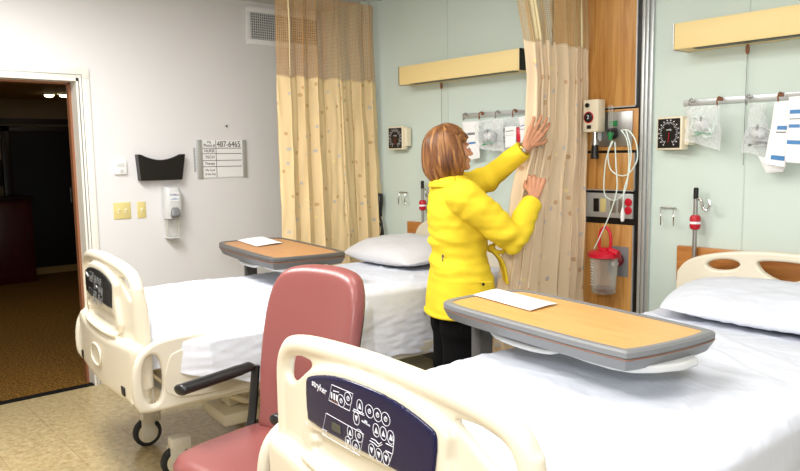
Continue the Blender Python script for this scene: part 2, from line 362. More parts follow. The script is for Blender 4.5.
# added fill panels at the ceiling, out of view, imitating bounced flash
for k, (x, y) in enumerate(((1.5, -2.7), (3.3, -3.5), (4.9, -1.7), (2.9, -1.75))):
    t = empty('ceiling_fill_panel', ('added ceiling fill panel over the foot of the bed by the doorway', 'added ceiling fill panel over the open floor behind the chair', 'added ceiling fill panel at the right side of the room', 'added ceiling fill panel between the two beds')[k], 'light', (x, y, 2.69), 0, 'added ceiling fill panels')
    f = MB(); f.span((-.62, -.32, -.012), (.62, -.29, 0)); f.span((-.62, .29, -.012), (.62, .32, 0)); f.span((-.62, -.29, -.012), (-.59, .29, 0)); f.span((.59, -.29, -.012), (.62, .29, 0))
    f.build('frame', M['white'], t); MB().span((-.59, -.29, -.008), (.59, .29, -.002)).build('diffuser', M['fillglow'], t)

# ---------------------------------------------------------------- things on the left wall
t = empty('air_vent', 'white framed grey air vent high on the white wall behind the netting', 'vent', (0, -.39, 2.515))
MB().span((.0, -.33, -.125), (.004, .33, .125)).build('backing', mat('vent_dark', (66, 70, 76), .6), t)
f = MB(); f.span((0, -.34, .1), (.012, .34, .14), .002).span((0, -.34, -.14), (.012, .34, -.1), .002).span((0, -.34, -.1), (.012, -.305, .1), .002).span((0, .305, -.1), (.012, .34, .1), .002)
f.build('frame', M['white'], t); f = MB()
for k in range(34): f.span((.004, -.3+k*.0182, -.1), (.009, -.294+k*.0182, .1))
for k in range(11): f.span((.004, -.305, -.095+k*.0186), (.010, .305, -.0895+k*.0186))
f.build('grille', M['lgrey'], t)
t = empty('thermostat', 'small square white thermostat on the wall beside the door frame', 'thermostat', (0, -1.73, 1.47))
MB().span((0, -.042, -.05), (.022, .042, .05), .006).build('body', M['white'], t)
MB().span((.022, -.026, -.002), (.0235, .026, .026)).build('screen', M['lgrey'], t)
MB().lathe([(.012, 0), (.012, .006), (.009, .008)], (.0225, 0, -.025), (1, 0, 0)).build('dial', M['lgrey'], t)
for (y0, y1, z, n, lab) in ((-1.79, -1.672, 1.172, 2, 'wider almond light switch plate with two toggles beside the door'), (-1.628, -1.567, 1.17, 1, 'narrow almond light switch plate with one toggle, left of the dispenser')):
    c = (y0+y1)/2; hw = (y1-y0)/2; t = empty('light_switch', lab, 'switch', (0, c, z), 0, 'almond switch plates')
    MB().span((0, -hw, -.057), (.006, hw, .057), .0025).build('plate', M['almond'], t)
    for k in range(n):
        yy = (k-(n-1)/2)*.046
        MB().span((.006, yy-.006, -.014), (.0075, yy+.006, .014)).box((.011, yy, .004), (.014, .008, .010), (0, -.5, 0), .001).build('toggle', M['ivory'], t)
t = empty('file_holder', 'empty black plastic wall file holder with a dipped front edge', 'file holder', (0, -1.455, 1.465))
o = [(-.155, -.09), (.14, -.09), (.168, .088)]
o += [(.168-.336*k/24, .088-.04*math.sin(PI*min(1, max(0, (k-1.5)/21)))**.8) for k in range(1, 24)] + [(-.168, .088)]
T = Matrix(((0, 0, 1, 0), (1, 0, 0, 0), (0, 1, 0, 0), (0, 0, 0, 1)))
MB().plate([o], .003, .001, Matrix.Translation((.06, 0, 0)) @ T).build('front', M['black'], t)
MB().plate([o], .003, .001, Matrix.Translation((.004, 0, 0)) @ T).build('back', M['black'], t)
MB().span((.004, -.155, -.093), (.06, .14, -.087), .002).box((.032, .1535, -.002), (.056, .004, .18), (.156, 0, 0) and (-.156, 0, 0)).box((.032, -.161, -.002), (.056, .004, .18), (.07, 0, 0)).build('side', M['black'], t)
# hand gel dispenser
t = empty('soap_dispenser', 'white wall mounted hand gel dispenser with a clear drip tray below', 'dispenser', (0, -1.395, 1.17))
MB().loft([((.045, 0, -.07), .045, .058), ((.05, 0, 0), .05, .064), ((.05, 0, .1), .05, .062), ((.042, 0, .148), .042, .052), ((.035, 0, .157), .033, .044)], 32, 3.4).build('body', M['lgrey'], t)
MB().loft([((.085, 0, -.062), .022, .028), ((.1, 0, -.045), .022, .034), ((.098, 0, -.005), .018, .03), ((.09, 0, .01), .012, .02)], 24, 3).build('push_lever', M['grey'], t)
MB().span((.1, -.035, .055), (.1012, .035, .115)).build('label_plate', M['white'], t)
text('PURELL', .021, facing((.1025, .0, .098), (0, 1, 0)), M['dblue'], t)
text('INSTANT\nHAND SANITIZER', .008, facing((.1025, .0, .07), (0, 1, 0)), M['blue'], t)
MB().loft([((.045, 0, -.205), .035, .042), ((.045, 0, -.195), .04, .046), ((.045, 0, -.075), .042, .05)], 28, 3.4).build('drip_guard', M['clear'], t)
MB().span((.0, -.045, -.212), (.085, .045, -.203), .003).build('tray', M['lgrey'], t)
# care board
t = empty('care_board', 'white care board with a phone number and steel side rails', 'board', (0, -.972, 1.515))
MB().span((0, -.165, -.137), (.008, .2, .137)).build('panel', M['white'], t)
MB().span((0, -.2, -.14), (.014, -.158, .14), .002).build('rail', M['alu'], t); MB().span((0, .165, -.14), (.014, .2, .14), .002).build('rail', M['alu'], t)
L = MB()
for z in (.078, .038, -.012, -.057): L.span((.008, -.155, z-.0022), (.009, .16, z+.0022))
L.span((.008, -.05, -.137), (.009, -.046, .137)); L.build('ruled_lines', M['grey2'], t)
for s_, y, z, sz, sq in (('487-6465', .057, .106, .062, .82), ('My', -.1, .122, .026, 1), ('Phone #', -.1, .098, .031, .85), ('NURSE', -.1, .058, .032, .85), ('TECH', -.1, .012, .03, 1), ('Therapy', -.1, -.034, .028, .85), ('My Goal', -.1, -.082, .022, 1), ('of the Day', -.1, -.112, .022, .9)):
    text(s_, sz, facing((.0086, y, z), (0, 1, 0)), M['black'], t, squash=sq)
st = MB().span((0, -1.198, 1.42), (.003, -1.178, 1.6)).build('instruction_strip', M['lgrey']); tag(st, 'narrow grey printed strip on the wall at the left edge of the board', 'label')
L = MB()
for k in range(16): L.span((.003, -1.194, 1.425+k*.0108), (.0034, -1.182, 1.431+k*.0108))
L.build('print', M['grey'], st)
tag(MB().lathe([(.003, 0), (.003, .008), (.007, .009), (.006, .012)], at(226, 126, 'x', 0), (1, 0, 0), 12).build('wall_screw', M['dark']), 'tiny dark screw head in the white wall above the care board', 'screw')

# ---------------------------------------------------------------- overbed lamps
def overbed_lamp(x0, length, lab, fliplab):
    t = empty('overbed_lamp', lab, 'lamp', (x0, 0, 2.07), 0, 'lamps over the bed heads')
    MB().span((0, -.15, -.062), (length, -.005, .062), .003).build('body', M['lamp'], t)
    MB().span((-.004, -.153, -.064), (0, 0, .064)).build('end_plate', M['steel'], t)
    MB().span((length, -.153, -.063), (length+.004, 0, .063)).build('end_plate', M['black'], t)
    MB().span((.09, -.14, -.065), (length-.06, -.085, -.0615)).build('louvre', M['black'], t)
    c = MB().tube([(.30, -.03, -.06), (.30, -.03, -.14), (.299, -.03, -.3), (.30, -.03, -.62)], .0016, 6).build('pull_cord', M['grey'], t)
    MB().lathe([(.003, 0), (.009, -.01), (.009, -.035), (.004, -.045)], (.30, -.03, -.062), (0, 0, 1), 14).build('cord_switch', M['copper'], t)
overbed_lamp(1.09, 1.085, 'buff box shaped wall lamp over the bed beside the curtained corner', 0)
overbed_lamp(3.14, 1.14, 'buff box shaped wall lamp over the bed at the right', 0)

# ---------------------------------------------------------------- dial gauges, racks, hooks, poles
def gauge(x, z, lab, rz=0):
    t = empty('blood_pressure_gauge', lab, 'gauge', (x, -.005, z), R(rz), 'wall blood pressure gauges')
    MB().span((-.083, -.065, -.083), (.083, -.02, .083), .005).build('case', M['ivory'], t)
    MB().span((-.073, -.068, -.073), (.07, -.0645, .073)).build('face', M['black'], t)
    L = MB()
    for k in range(31):
        a = R(-60+k*300/30+0); r0 = .05 if k % 5 else .044
        L.box((math.sin(a-R(90))*.0+math.cos(a)*(r0+.058)/2, -.0685, math.sin(a)*(r0+.058)/2), (.058-r0, .001, .0022), (0, -a, 0))
    for k in range(16):
        a = R(-60+k*20); L.box((math.cos(a)*.066, -.0685, math.sin(a)*.066), (.007, .001, .005))
    L.build('scale_marks', M['ink'], t)
    MB().box((.0, -.0695, -.02), (.003, .001, .05), (0, .1, 0)).build('needle', M['grip'], t)
    text('mmHg', .012, facing((0, -.0686, .018), (1, 0, 0)), M['ink'], t)
    MB().span((.083, -.05, -.06), (.11, -.004, .07), .004).span((.02, -.02, -.04), (.105, -.004, .05)).build('wall_bracket', M['ivory'], t)
gauge(.945, 1.645, 'square black faced blood pressure gauge beside the curtained corner')
gauge(3.098, 1.61, 'square black faced blood pressure gauge beside the aluminium trim', -15)
def rack(x0, n, z, lab):
    t = empty('hook_rack', lab, 'rack', (x0, 0, z), 0, 'steel hook racks')
    MB().span((-.04, -.008, -.018), (n*.14-.06, 0, .014), .002).build('rail', M['alu'], t)
    MB().span((.45, -.01, -.008), (.52, -.0075, .008)).build('label_plate', M['steel'], t)
    for k in range(n):
        MB().tube(smooth_path([(k*.14+.01, -.006, .012), (k*.14+.01, -.03, .014), (k*.14+.01, -.045, -.004), (k*.14+.01, -.038, -.022), (k*.14+.01, -.046, -.03)], 4), .004, 8).box((k*.14+.01, -.01, .006), (.022, .008, .018), None, .002).build('hook', M['copper'] if k % 2 else M['steel'], t)
rack(1.60, 6, 1.775, 'steel rack of hooks on the wall in front of the woman')
rack(3.16, 9, 1.762, 'steel rack of hooks under the right lamp')
def u_hook(x, z, s, lab):
    t = MB()
    for sx in (0, .07): t.tube(smooth_path([(sx, 0, .03), (sx, -.02, .03), (sx+.004, -.03, 0), (sx+.008, -.034, -.05), (sx+.014, -.045, -.055), (sx+.018, -.052, -.01)], 4), .003, 8)
    t.tube([(-.008, -.012, .03), (.08, -.012, .03)], .0035, 8)
    o = t.build('wire_hook', M['chrome']); o.location = (x, 0, z); tag(o, lab, 'hook', 'bent wire hooks')
u_hook(.925, 1.22, 1, 'bent chrome double wire hook beside the black handset')
u_hook(3.02, 1.2, 1, 'bent chrome double wire hook near the aluminium trim')
def pole(x, lab):
    t = empty('iv_pole', lab, 'pole', (x, -.055, 0), 0, 'drip poles behind the bed heads')
    MB().tube([(0, 0, .25), (0, 0, 1.285)], .0105, 14).build('pole', M['steel'], t)
    MB().lathe([(.012, 1.285), (.012, 1.335), (.008, 1.34)], seg=16).build('cap', M['black'], t)
    MB().tube(smooth_path([(0, 0, 1.285), (.03, -.004, 1.28), (.04, -.006, 1.245), (.06, -.006, 1.23), (.075, -.006, 1.25), (.07, -.006, 1.28)], 5), .0065, 8).build('hook', M['chrome'], t)
    g = MB().lathe([(.012, 1.13), (.022, 1.135), (.026, 1.145), (.026, 1.19), (.022, 1.2), (.012, 1.205)], seg=20).build('clamp_grip', M['grip'], t)
    MB().lathe([(.0263, 1.16), (.0266, 1.163), (.0266, 1.169), (.0263, 1.172)], seg=20).build('print_band', M['ink'], g)
    MB().lathe([(.02, .76), (.02, .80)], seg=16).span((-.03, 0, .76), (.03, .0545, .80)).build('wall_clamp', M['steel'], t)
pole(1.215, 'drip pole with a red grip, mostly hidden beside the woman in yellow')
pole(3.225, 'drip pole with a red grip behind the headboard of the right bed')
def bumper(x, lab):
    o = MB().span((x, -.035, .86), (x+1.2, 0, 1.04), .004).build('wooden_bumper', M['board']); tag(o, lab, 'bumper rail', 'wooden bumper boards behind the bed heads')
bumper(1.02, 'wooden bumper board on the wall behind the bed by the corner')
bumper(3.12, 'wooden bumper board on the wall behind the right bed')
# wall handset
t = empty('wall_handset', 'black wall handset with a coiled cord beside the tan curtain', 'handset', (.72, 0, 1.1))
MB().span((-.07, -.03, .03), (-.025, 0, .21), .004).build('wall_plate', M['ivory'], t)
MB().loft([((.0, -.05, -.04), .018, .02), ((.0, -.055, 0), .024, .022), ((0, -.05, .06), .028, .022), ((0, -.05, .115), .03, .024), ((0, -.045, .135), .018, .018)], 20, 3).build('handset', M['black'], t)
MB().tube(smooth_path([(0, -.05, -.04), (.03, -.055, -.09), (.035, -.06, -.16), (0, -.06, -.2), (-.03, -.06, -.15), (-.01, -.06, -.09), (.04, -.06, -.12), (.05, -.06, -.2), (.02, -.05, -.3), (.01, -.04, -.4)], 6), .008, 8).build('cord', M['black'], t)
MB().lathe([(.007, 0), (.007, .005)], (0, -.072, .1), (0, -1, 0), 12).build('button', M['red'], t)
tag(MB().span((1.9, -.09, .88), (2.04, 0, 1.02), .01).build('wall_box', mat('maroon_box', (52, 8, 14), .5)), 'dark red box low on the wall behind the yellow sleeve', 'box')

# ---------------------------------------------------------------- utility console between the beds
t = empty('utility_console', 'oak panelled utility column with outlets and black edges', 'wall console', (2.3, 0, 0))
MB().span((0, -.012, .0), (.588, 0, 2.69)).build('backing', M['black'], t)
for z0, z1 in ((1.765, 2.688), (1.315, 1.515), (.12, 1.125)):
    MB().span((.02, -.02, z0), (.556, -.011, z1), .001).build('wood_panel', M['oak'], t)
    e = MB(); e.span((.556, -.021, z0-.006), (.562, -.011, z1)); e.span((.02, -.021, z0-.006), (.562, -.011, z0)); e.build('metal_edge', M['alu'], t)
MB().span((.02, -.017, 1.53), (.575, -.011, 1.75), .001).build('wood_panel', M['oak'], t)
p = MB().span((.3, -.024, 1.55), (.545, -.016, 1.738), .003).build('gas_plate', M['steel'], t)
MB().span((.405, -.03, 1.66), (.455, -.024, 1.69), .002).build('green_label', M['green'], p)
MB().lathe([(.03, 0), (.03, .012), (.018, .03)], (.43, -.024, 1.62), (0, -1, 0), 20).build('gas_outlet', M['dark'], p)
MB().span((.31, -.05, 1.58), (.36, -.024, 1.7), .006).build('outlet_cover', M['white'], p)
s_ = MB().span((.02, -.026, 1.16), (.558, -.012, 1.295), .003).build('outlet_strip', M['alu'], t)
for x, m in ((.33, 'black'), (.375, 'almond'), (.44, 'steel'), (.49, 'steel')):
    MB().span((x-.018, -.03, 1.19), (x+.018, -.026, 1.265), .002).build('outlet', M[m], s_)
for z in (1.205, 1.25):
    MB().lathe([(.022, 0), (.022, .005), (.017, .007)], (.533, -.026, z), (0, -1, 0), 20).build('red_outlet', M['red'], s_)
p = MB().span((.42, -.024, .84), (.535, -.018, 1.005), .002).build('suction_plate', M['grey'], t)
MB().lathe([(.035, 0), (.035, .02), (.02, .035)], (.475, -.024, .93), (0, -1, 0), 20).build('suction_outlet', M['darkred'], p)
MB().lathe([(.013, 0), (.013, .03)], (.485, -.055, .915), (0, -1, 0), 16).build('valve', M['white'], p)
al = MB()
for a, b, q in ((2.888, 2.905, .02), (2.905, 2.914, .012), (2.914, 2.93, .026), (2.93, 2.936, .012), (2.936, 2.952, .018)): al.span((a, -q, 0), (b, 0, 2.69), .001)
tag(al.build('trim_9', M['alu']), kind='structure')

# suction regulator on the console
t = empty('suction_regulator', 'ivory suction regulator box with a dial beside the pale curtain', 'regulator', (2.65, 0, 1.72))
MB().span((-.05, -.12, -.09), (.045, -.05, .085), .006).build('body', M['ivory'], t)
MB().cyl((0, -.06, 0), (0, -.012, -.0), .02).build('wall_stub', M['chrome'], t)
g = MB().lathe([(.026, 0), (.026, .006), (.022, .008)], (-.012, -.12, -.01), (0, -1, 0), 22).build('dial', M['black'], t)
MB().lathe([(.03, 0), (.031, .004), (.027, .004)], (-.012, -.12, -.01), (0, -1, 0), 22).build('dial_ring', M['grip'], g)
text('2', .03, facing((-.012, -.1285, -.01), (1, 0, 0)), M['ink'], g)
MB().lathe([(.012, 0), (.012, .01)], (-.02, -.12, .055), (0, -1, 0), 16).build('knob', M['black'], t)
MB().span((-.022, -.126, -.072), (.004, -.12, -.052), .002).build('switch', M['black'], t)
MB().cyl((.005, -.085, -.09), (.005, -.085, -.15), .014).cyl((.005, -.085, -.13), (.005, -.085, -.16), .021).build('chrome_fitting', M['chrome'], t)
MB().lathe([(.016, -.16), (.02, -.18), (.018, -.2), (.024, -.22), (.022, -.235)], (.005, -.085, 0), (0, 0, 1), 20).build('vacuum_trap', M['black'], t)
# oxygen flowmeter
t = empty('flowmeter', 'clear oxygen flowmeter tube with a green nozzle on the steel gas plate', 'flowmeter', (2.745, 0, 1.66))
MB().cyl((0, -.075, -.02), (0, -.075, .11), .012).build('tube', M['clear'], t)
MB().cyl((0, -.075, -.02), (0, -.02, -.02), .012).cyl((0, -.075, -.045), (0, -.075, -.015), .016).build('base', M['dark'], t)
MB().lathe([(.018, -.05), (.018, -.035), (.01, -.032)], (0, -.075, 0), (0, 0, 1), 18).lathe([(.01, -.075), (.014, -.05)], (0, -.075, 0), (0, 0, 1), 16).build('green_nozzle', M['green'], t)
def pxpath(pts, y, n=8): return smooth_path([at(a, b, 'y', y) for a, b in pts], n)
for pts, lab in (([(612, 141), (608, 153), (610, 168), (618, 175), (628, 174), (637, 160), (636, 142), (629, 131), (622, 130)], 'white tubing looped from the flowmeter nozzle across the oak panel'),
                 ([(613, 141), (606, 160), (604, 190), (609, 199), (618, 199), (626, 188), (629, 160), (627, 140), (621, 130)], 'longer white tubing loop hanging past the outlet strip'),
                 ([(615, 142), (616, 165), (617, 188), (612, 208), (604, 228), (594, 249)], 'white suction tube running down to the red lidded canister'),
                 ([(626, 130), (631, 150), (629, 172), (624, 190), (623, 208)], 'short white tubing ending in a white plug over the outlet strip')):
    tag(MB().tube(pxpath(pts, -.1 if 'suction' not in lab else -.125), .0035, 8).build('tubing', M['tube']), lab, 'tubing', 'oxygen and suction tubing')
p = at(622.5, 213, 'y', -.1)
tag(MB().lathe([(.004, .03), (.009, .01), (.011, -.03), (.007, -.045)], p, (0, 0, 1), 14).build('tubing_plug', M['white']), 'white plastic plug dangling over the grey outlet strip', 'plug')
# canister
t = empty('suction_canister', 'clear suction canister with a bright red lid and looped handle', 'canister', (2.745, -.115, .755))
MB().lathe([(.058, 0), (.064, .006), (.075, .2), (.073, .2), (.061, .01), (.001, .008)], seg=36).build('jar', M['clear'], t)
MB().lathe([(.061, .009), (.064, .03), (.001, .03)], seg=30).build('residue', M['liquid'], t)
MB().lathe([(.078, .195), (.088, .2), (.088, .222), (.07, .232), (.03, .236), (.03, .25), (.001, .25)], seg=36).build('lid', M['red'], t)
MB().tube(smooth_path([(-.03, -.0, .23), (-.032, 0, .3), (-.02, 0, .345), (.01, 0, .36), (.035, 0, .33), (.04, 0, .27), (.03, 0, .232)], 6), .0085, 10).build('handle', M['red'], t)
MB().cyl((.05, -.02, .24), (.1, -.02, .225), .018).build('spout', M['red'], t)
L = MB()
for k in range(9): L.box((-.035, -.062, .05+k*.016), (.02 if k % 2 else .03, .004, .0025), (0, 0, -.5))
L.build('level_marks', M['ink'], t)
MB().span((-.02, .07, .1), (.02, .1, .19), .004).build('bracket', M['grey2'], t)

# ---------------------------------------------------------------- hanging bags and packets
def bag(name, lab, cat, corners, y0, depth, m, seed, group=None, pinch=0, contents=None):
    """soft hanging bag; corners: photo points top-left, top-right, bottom-right, bottom-left on the wall plane"""
    P = [at(a, b, 'y', y0) for a, b in corners]; org = (P[0]+P[1])/2
    t = empty(name, lab, cat, org, 0, group)
    def f(side):
        def g(u, v):
            a = P[0].lerp(P[1], u); b = P[3].lerp(P[2], u); q = a.lerp(b, v)
            if pinch: q.x = q.x*(1) + (org.x-q.x)*pinch*(1-v)**1.5
            puff = depth*(math.sin(PI*u)**.6)*(math.sin(PI*min(1, v*.9+.05))**.7)
            cr = fbm(q.x+seed, q.z, seed, 22)*.014 + fbm(q.x, q.z+seed, 2*seed, 55)*.006
            e = math.sin(PI*u)*math.sin(PI*v)
            q.y += side*puff*.5 + cr*min(1, e*3+.2); q.x += fbm(q.z, seed, q.x, 14)*.012; q.z += fbm(q.x, seed+4, q.z, 14)*.01*v
            return q-org
        return g
    surf('front', f(-1), 26, 26, m, t); surf('back', f(1), 26, 26, m, t)
    if contents: contents(t, [p-org for p in P])
    return t
def coil(cx, cz, r, m1, seed):
    def f(t, P):
        c = sum((V(p) for p in P), V())/4 + V((cx, 0, cz)); rnd = random.Random(seed)
        L = MB()
        for k in range(4):
            pts = []
            rx, rz, ph = r*rnd.uniform(.6, 1), r*rnd.uniform(.35, .7), rnd.uniform(0, 6)
            for q in range(16):
                a = 2*PI*q/16; pts.append(c+V((rx*math.cos(a)*math.cos(ph*.2)-rz*math.sin(a)*math.sin(ph*.2), rnd.uniform(-.008, .008)+.004*k-.006, rz*math.sin(a)+rnd.uniform(-.004, .004))))
            L.tube(pts, .004, 6, True)
        L.build('coiled_tubing', m1, t)
        MB().ball(c+V((0, -.006, .01)), (r*.55, .014, r*.4)).build('mask', M['lgrey'], t)
        L = MB(); L.box(c+V((.01, -.014, -.03)), (r*1.1, .006, .009), (0, .15, 0)).box(c+V((-.02, -.014, -.04)), (r*.6, .006, .008), (0, -.2, 0)); L.build('connector', M['green'] if seed % 2 else M['grey2'], t)
        MB().span(c+V((-.004, -.018, -.01)), c+V((.004, -.01, .05)), .001).build('clip', M['dark'], t)
    return f
bag('plastic_bag', 'clear plastic bag of coiled tubing hanging beside the right gauge', 'bag', ((686, 106), (719, 105), (721, 151), (684, 141)), -.115, .06, M['film'], 3, 'clear supply bags on the right rack', 0, coil(0, -.005, .075, M['tube'], 1))
bag('plastic_bag', 'clear plastic bag pinched at its top, hanging in the middle of the right rack', 'bag', ((748, 103), (768, 103), (775, 158), (741, 152)), -.06, .06, M['film'], 8, 'clear supply bags on the right rack', .35, coil(.005, -.03, .062, M['lgrey'], 2))
def packet(name, lab, corners, y0, yb, group, bars, tilt=0):
    P = [at(a, b, 'y', y0) for a, b in corners]; org = (P[0]+P[1])/2; t = empty(name, lab, 'packet', org, 0, group)
    def g(side):
        def f(u, v):
            q = P[0].lerp(P[1], u).lerp(P[3].lerp(P[2], u), v); q = q.copy()
            q.y += side*.009*(math.sin(PI*u)*math.sin(PI*v))**.5 + fbm(q.x, q.z, y0*50, 12)*.006; return q-org
        return f
    surf('front', g(-1), 14, 18, M['paper'], t); surf('back', g(1), 14, 18, M['paper'], t)
    for v0, v1, u0, u1, m in bars:
        f = g(-1); surf('printed_band', lambda u, v, f=f, v0=v0, v1=v1, u0=u0, u1=u1: f(u0+(u1-u0)*u, v0+(v1-v0)*v)+V((0, -.0015, 0)), 8, 2, M[m], t)
packet('supply_packet', 'white printed supply packet hanging at an angle, left of the front packet', ((775, 102), (797, 100), (784, 167), (764, 164)), -.115, 0, 'white supply packets on the right rack', ((.38, .44, .35, .85, 'blue'), (.84, .91, .3, .95, 'blue'), (.47, .49, .35, .8, 'grey')))
packet('supply_packet', 'white printed supply packet with blue bands, overlapping the others in front', ((789, 97), (812, 95), (808, 164), (785, 162)), -.14, 0, 'white supply packets on the right rack', ((.2, .26, .1, .9, 'blue'), (.42, .47, .1, .6, 'blue'), (.66, .72, .05, .95, 'blue'), (.33, .345, .1, .8, 'grey')))
packet('supply_packet', 'white flap shaped packet showing below the pinched plastic bag', ((757, 155), (788, 162), (783, 172), (766, 173)), -.055, 0, 'white supply packets on the right rack', ((.4, .5, .3, .6, 'grey'),))
# left rack
bag('plastic_bag', 'clear plastic bag of tubing and masks filling the middle of the left rack', 'bag', ((474, 121), (502, 119), (504, 153), (477, 148)), -.13, .045, M['film'], 12, 'supplies on the left rack', 0, coil(0, -.015, .07, M['grey'], 3))
bag('plastic_bag', 'clear plastic bag hanging behind the white carton packet on the left rack', 'bag', ((492, 119), (520, 117), (522, 150), (490, 152)), -.06, .05, M['film'], 17, 'supplies on the left rack', 0, coil(0, -.01, .06, M['tube'], 4))
packet('supply_packet', 'white paper packet on the left rack nearest her face', ((462, 122), (478, 121), (480, 158), (468, 160)), -.06, 0, 'packets on the left rack', ((.3, .36, .3, .8, 'grey'), (.55, .6, .3, .8, 'blue')))
packet('supply_packet', 'white rectangular packet on the left rack beside the red pouch', ((505, 127), (516, 126), (516, 146), (505, 148)), -.115, 0, 'packets on the left rack', ((.2, .24, .15, .85, 'grey'), (.4, .44, .15, .85, 'lgrey')))
packet('supply_packet', 'white packet on the left rack touching the pale curtain', ((519, 117), (530, 115), (531, 140), (520, 143)), -.10, 0, 'packets on the left rack', ((.35, .38, .15, .8, 'blue'), (.5, .52, .15, .8, 'grey')))
tag(MB().loft([(at(519, 142, 'y', -.1), .012, .008), (at(519, 136, 'y', -.1), .022, .012), (at(518, 130, 'y', -.1), .016, .01), (at(518, 127, 'y', -.1), .006, .004)], 18).build('red_pouch', M['red']), 'small red pouch hanging between white packets on the left rack', 'pouch')
# ---------------------------------------------------------------- beds
FRONT = lambda y: Matrix(((1, 0, 0, 0), (0, 0, -1, y), (0, 1, 0, 0), (0, 0, 0, 1)))   # plate drawn in x-z, thickness along -y
SIDE = lambda x: Matrix(((0, 0, 1, x), (1, 0, 0, 0), (0, 1, 0, 0), (0, 0, 0, 1)))      # plate drawn in y-z
YF = -2.275
BOW = .03
def bow(x): return -BOW*max(-.3, 1-(x/.54)**2)
PX_T = Matrix.Translation((3.70, -.12, 0)) @ Matrix.Rotation(R(-1.5), 4, 'Z')
def panel_xz(cx, cy, yp=YF-.039):
    """a spot on the right bed's control panel, in bed coordinates"""
    I = PX_T.inverted(); a = I @ CAM; b = I @ at(300+cx/4.443, 365+cy/4.443, 'y', -2.4); d = b-a; x = 0
    for _ in range(12): p = a+d*((yp+bow(x)-a.y)/d.y); x = p.x
    return p.x, p.z
def make_bed(loc, rz, dz, lab, pm):
    t = empty('hospital_bed', lab, 'bed', loc, rz, 'hospital beds')
    # headboard
    top = [(.52, .9), (.505, .955), (.46, 1.0), (.37, 1.035), (.2, 1.066), (0, 1.076)]
    o = [(-.5, .5), (.5, .5), (.52, .62)] + top + [(-x, z) for x, z in reversed(top[:-1])] + [(-.52, .62)]
    o = [(p.x, p.y) for p in smooth_path([(x, z, 0) for x, z in o], 4, True)]
    big = [(p.x, p.y) for p in smooth_path([(-.125, 1.015, 0), (-.1, 1.03, 0), (0, 1.036, 0), (.1, 1.03, 0), (.125, 1.015, 0), (.09, .975, 0), (0, .945, 0), (-.09, .975, 0)], 5, True)]
    h = MB().plate([o, big, ellipse(-.285, .995, .08, .026, rot=.12), ellipse(.285, .995, .08, .026, rot=-.12)], .02, .012, Matrix.Translation((0, 0, dz)) @ FRONT(-.02), 3)
    h.build('headboard', M['cream'], t)
    # footboard
    top = [(-.50, .68), (-.50, .86), (-.495, .94), (-.465, .99), (-.40, 1.02), (-.25, 1.04), (0, 1.05), (.25, 1.04), (.40, 1.02), (.465, .99), (.495, .94), (.50, .86), (.50, .68)]
    sm = smooth_path([(x, 0, z) for x, z in top], 5)
    f = MB()
    o = [(p.x, p.z) for p in sm] + [(.48, .6), (-.48, .6)]
    hl = [(p.x, p.y) for p in smooth_path([(.285, .962, 0), (.35, .968, 0), (.415, .952, 0), (.45, .925, 0), (.445, .885, 0), (.40, .882, 0), (.33, .925, 0)], 4, True)]
    f.plate([o, hl, [(-x, z) for x, z in hl]], .014, .006, FRONT(YF))
    f.tube([(p.x*.965, YF, p.z-.026) for p in sm], .028, 14)
    tp = [(-.28, .945), (-.15, .99), (0, .998), (.15, .99), (.28, .945), (.285, .88), (.28, .70), (-.28, .70), (-.285, .88)]
    f.plate([[(p.x, p.y) for p in smooth_path([(x, z, 0) for x, z in tp], 3, True)], [(p.x, p.y) for p in smooth_path([(-.22, .79, 0), (.22, .79, 0), (.24, .76, 0), (.22, .725, 0), (-.22, .725, 0), (-.24, .76, 0)], 3, True)]], .026, .010, FRONT(YF-.012))
    lo = [(-.50, .46), (-.44, .43), (.44, .43), (.50, .46), (.52, .60), (.515, .69), (.44, .70), (.25, .69), (0, .685), (-.25, .69), (-.44, .70), (-.515, .69), (-.52, .6)]
    lo = [(p.x, p.y) for p in smooth_path([(x, z, 0) for x, z in lo], 3, True)]
    f.plate([lo], .045, .03, FRONT(YF-.012), 3)
    for sx in (-1, 1): f.tube([(sx*.485, YF, .94), (sx*.49, YF+.012, .85), (sx*.495, YF+.015, .7), (sx*.495, YF+.015, .5)], [.02, .024, .026, .026], 10)
    f.tube([(-.3, YF-.04, .705), (-.2, YF-.048, .70), (0, YF-.05, .70), (.2, YF-.048, .70), (.3, YF-.04, .705)], .012, 8)
    def bend(p, n): return p + V((0, bow(p.x)*(1 if p.z > .72 else 1.12) , dz))
    fb = f.voxel('footboard', M['cream'], t, .006, 5, bend)
    MB().plate([ellipse(0, .565, .1, .055, pw=2.4), ellipse(0, .565, .088, .044, pw=2.4)], .004, .003, FRONT(YF-.060)).build('oval_emblem', M['cream2'], fb).location = (0, bow(0)*1.13, dz)
    for sx in (-1, 1):
        MB().span((sx*.4-.025, YF-.062, .46), (sx*.4+.025, YF-.05, .5), .004).build('latch', M['black'], fb).location = (0, bow(.4)*1.1, dz)
    # control panel and its buttons
    yp = YF-.039
    pts = [(0, 30), (30, 40), (150, 62), (300, 118), (430, 190), (545, 255), (585, 312)]
    out = [(-.24, .945), (-.13, .972), (0, .98), (.13, .972), (.235, .945), (.262, .92), (.25, .825), (.235, .802), (0, .812), (-.235, .815), (-.265, .835), (-.268, .92)]
    out = [(p.x, p.y) for p in smooth_path([(x, z, 0) for x, z in out], 3, True)]
    if pm == 'black': out = [(x, .945+(z-.945)*.86) for x, z in out]
    BP = lambda p, n=None: V((p.x, p.y+bow(p.x), p.z))
    cp = MB().plate([out], .006, 0, FRONT(yp)).voxel('control_panel', M[pm], t, .0045, 2, BP); cp.location.z = dz
    if pm == 'black': fb.scale.x = .98; cp.scale.x = .96; t.scale = (.975, .98, 1)
    def bent(o_):
        for v in o_.data.vertices: v.co = BP(v.co)
        return o_
    g = yp-.0066
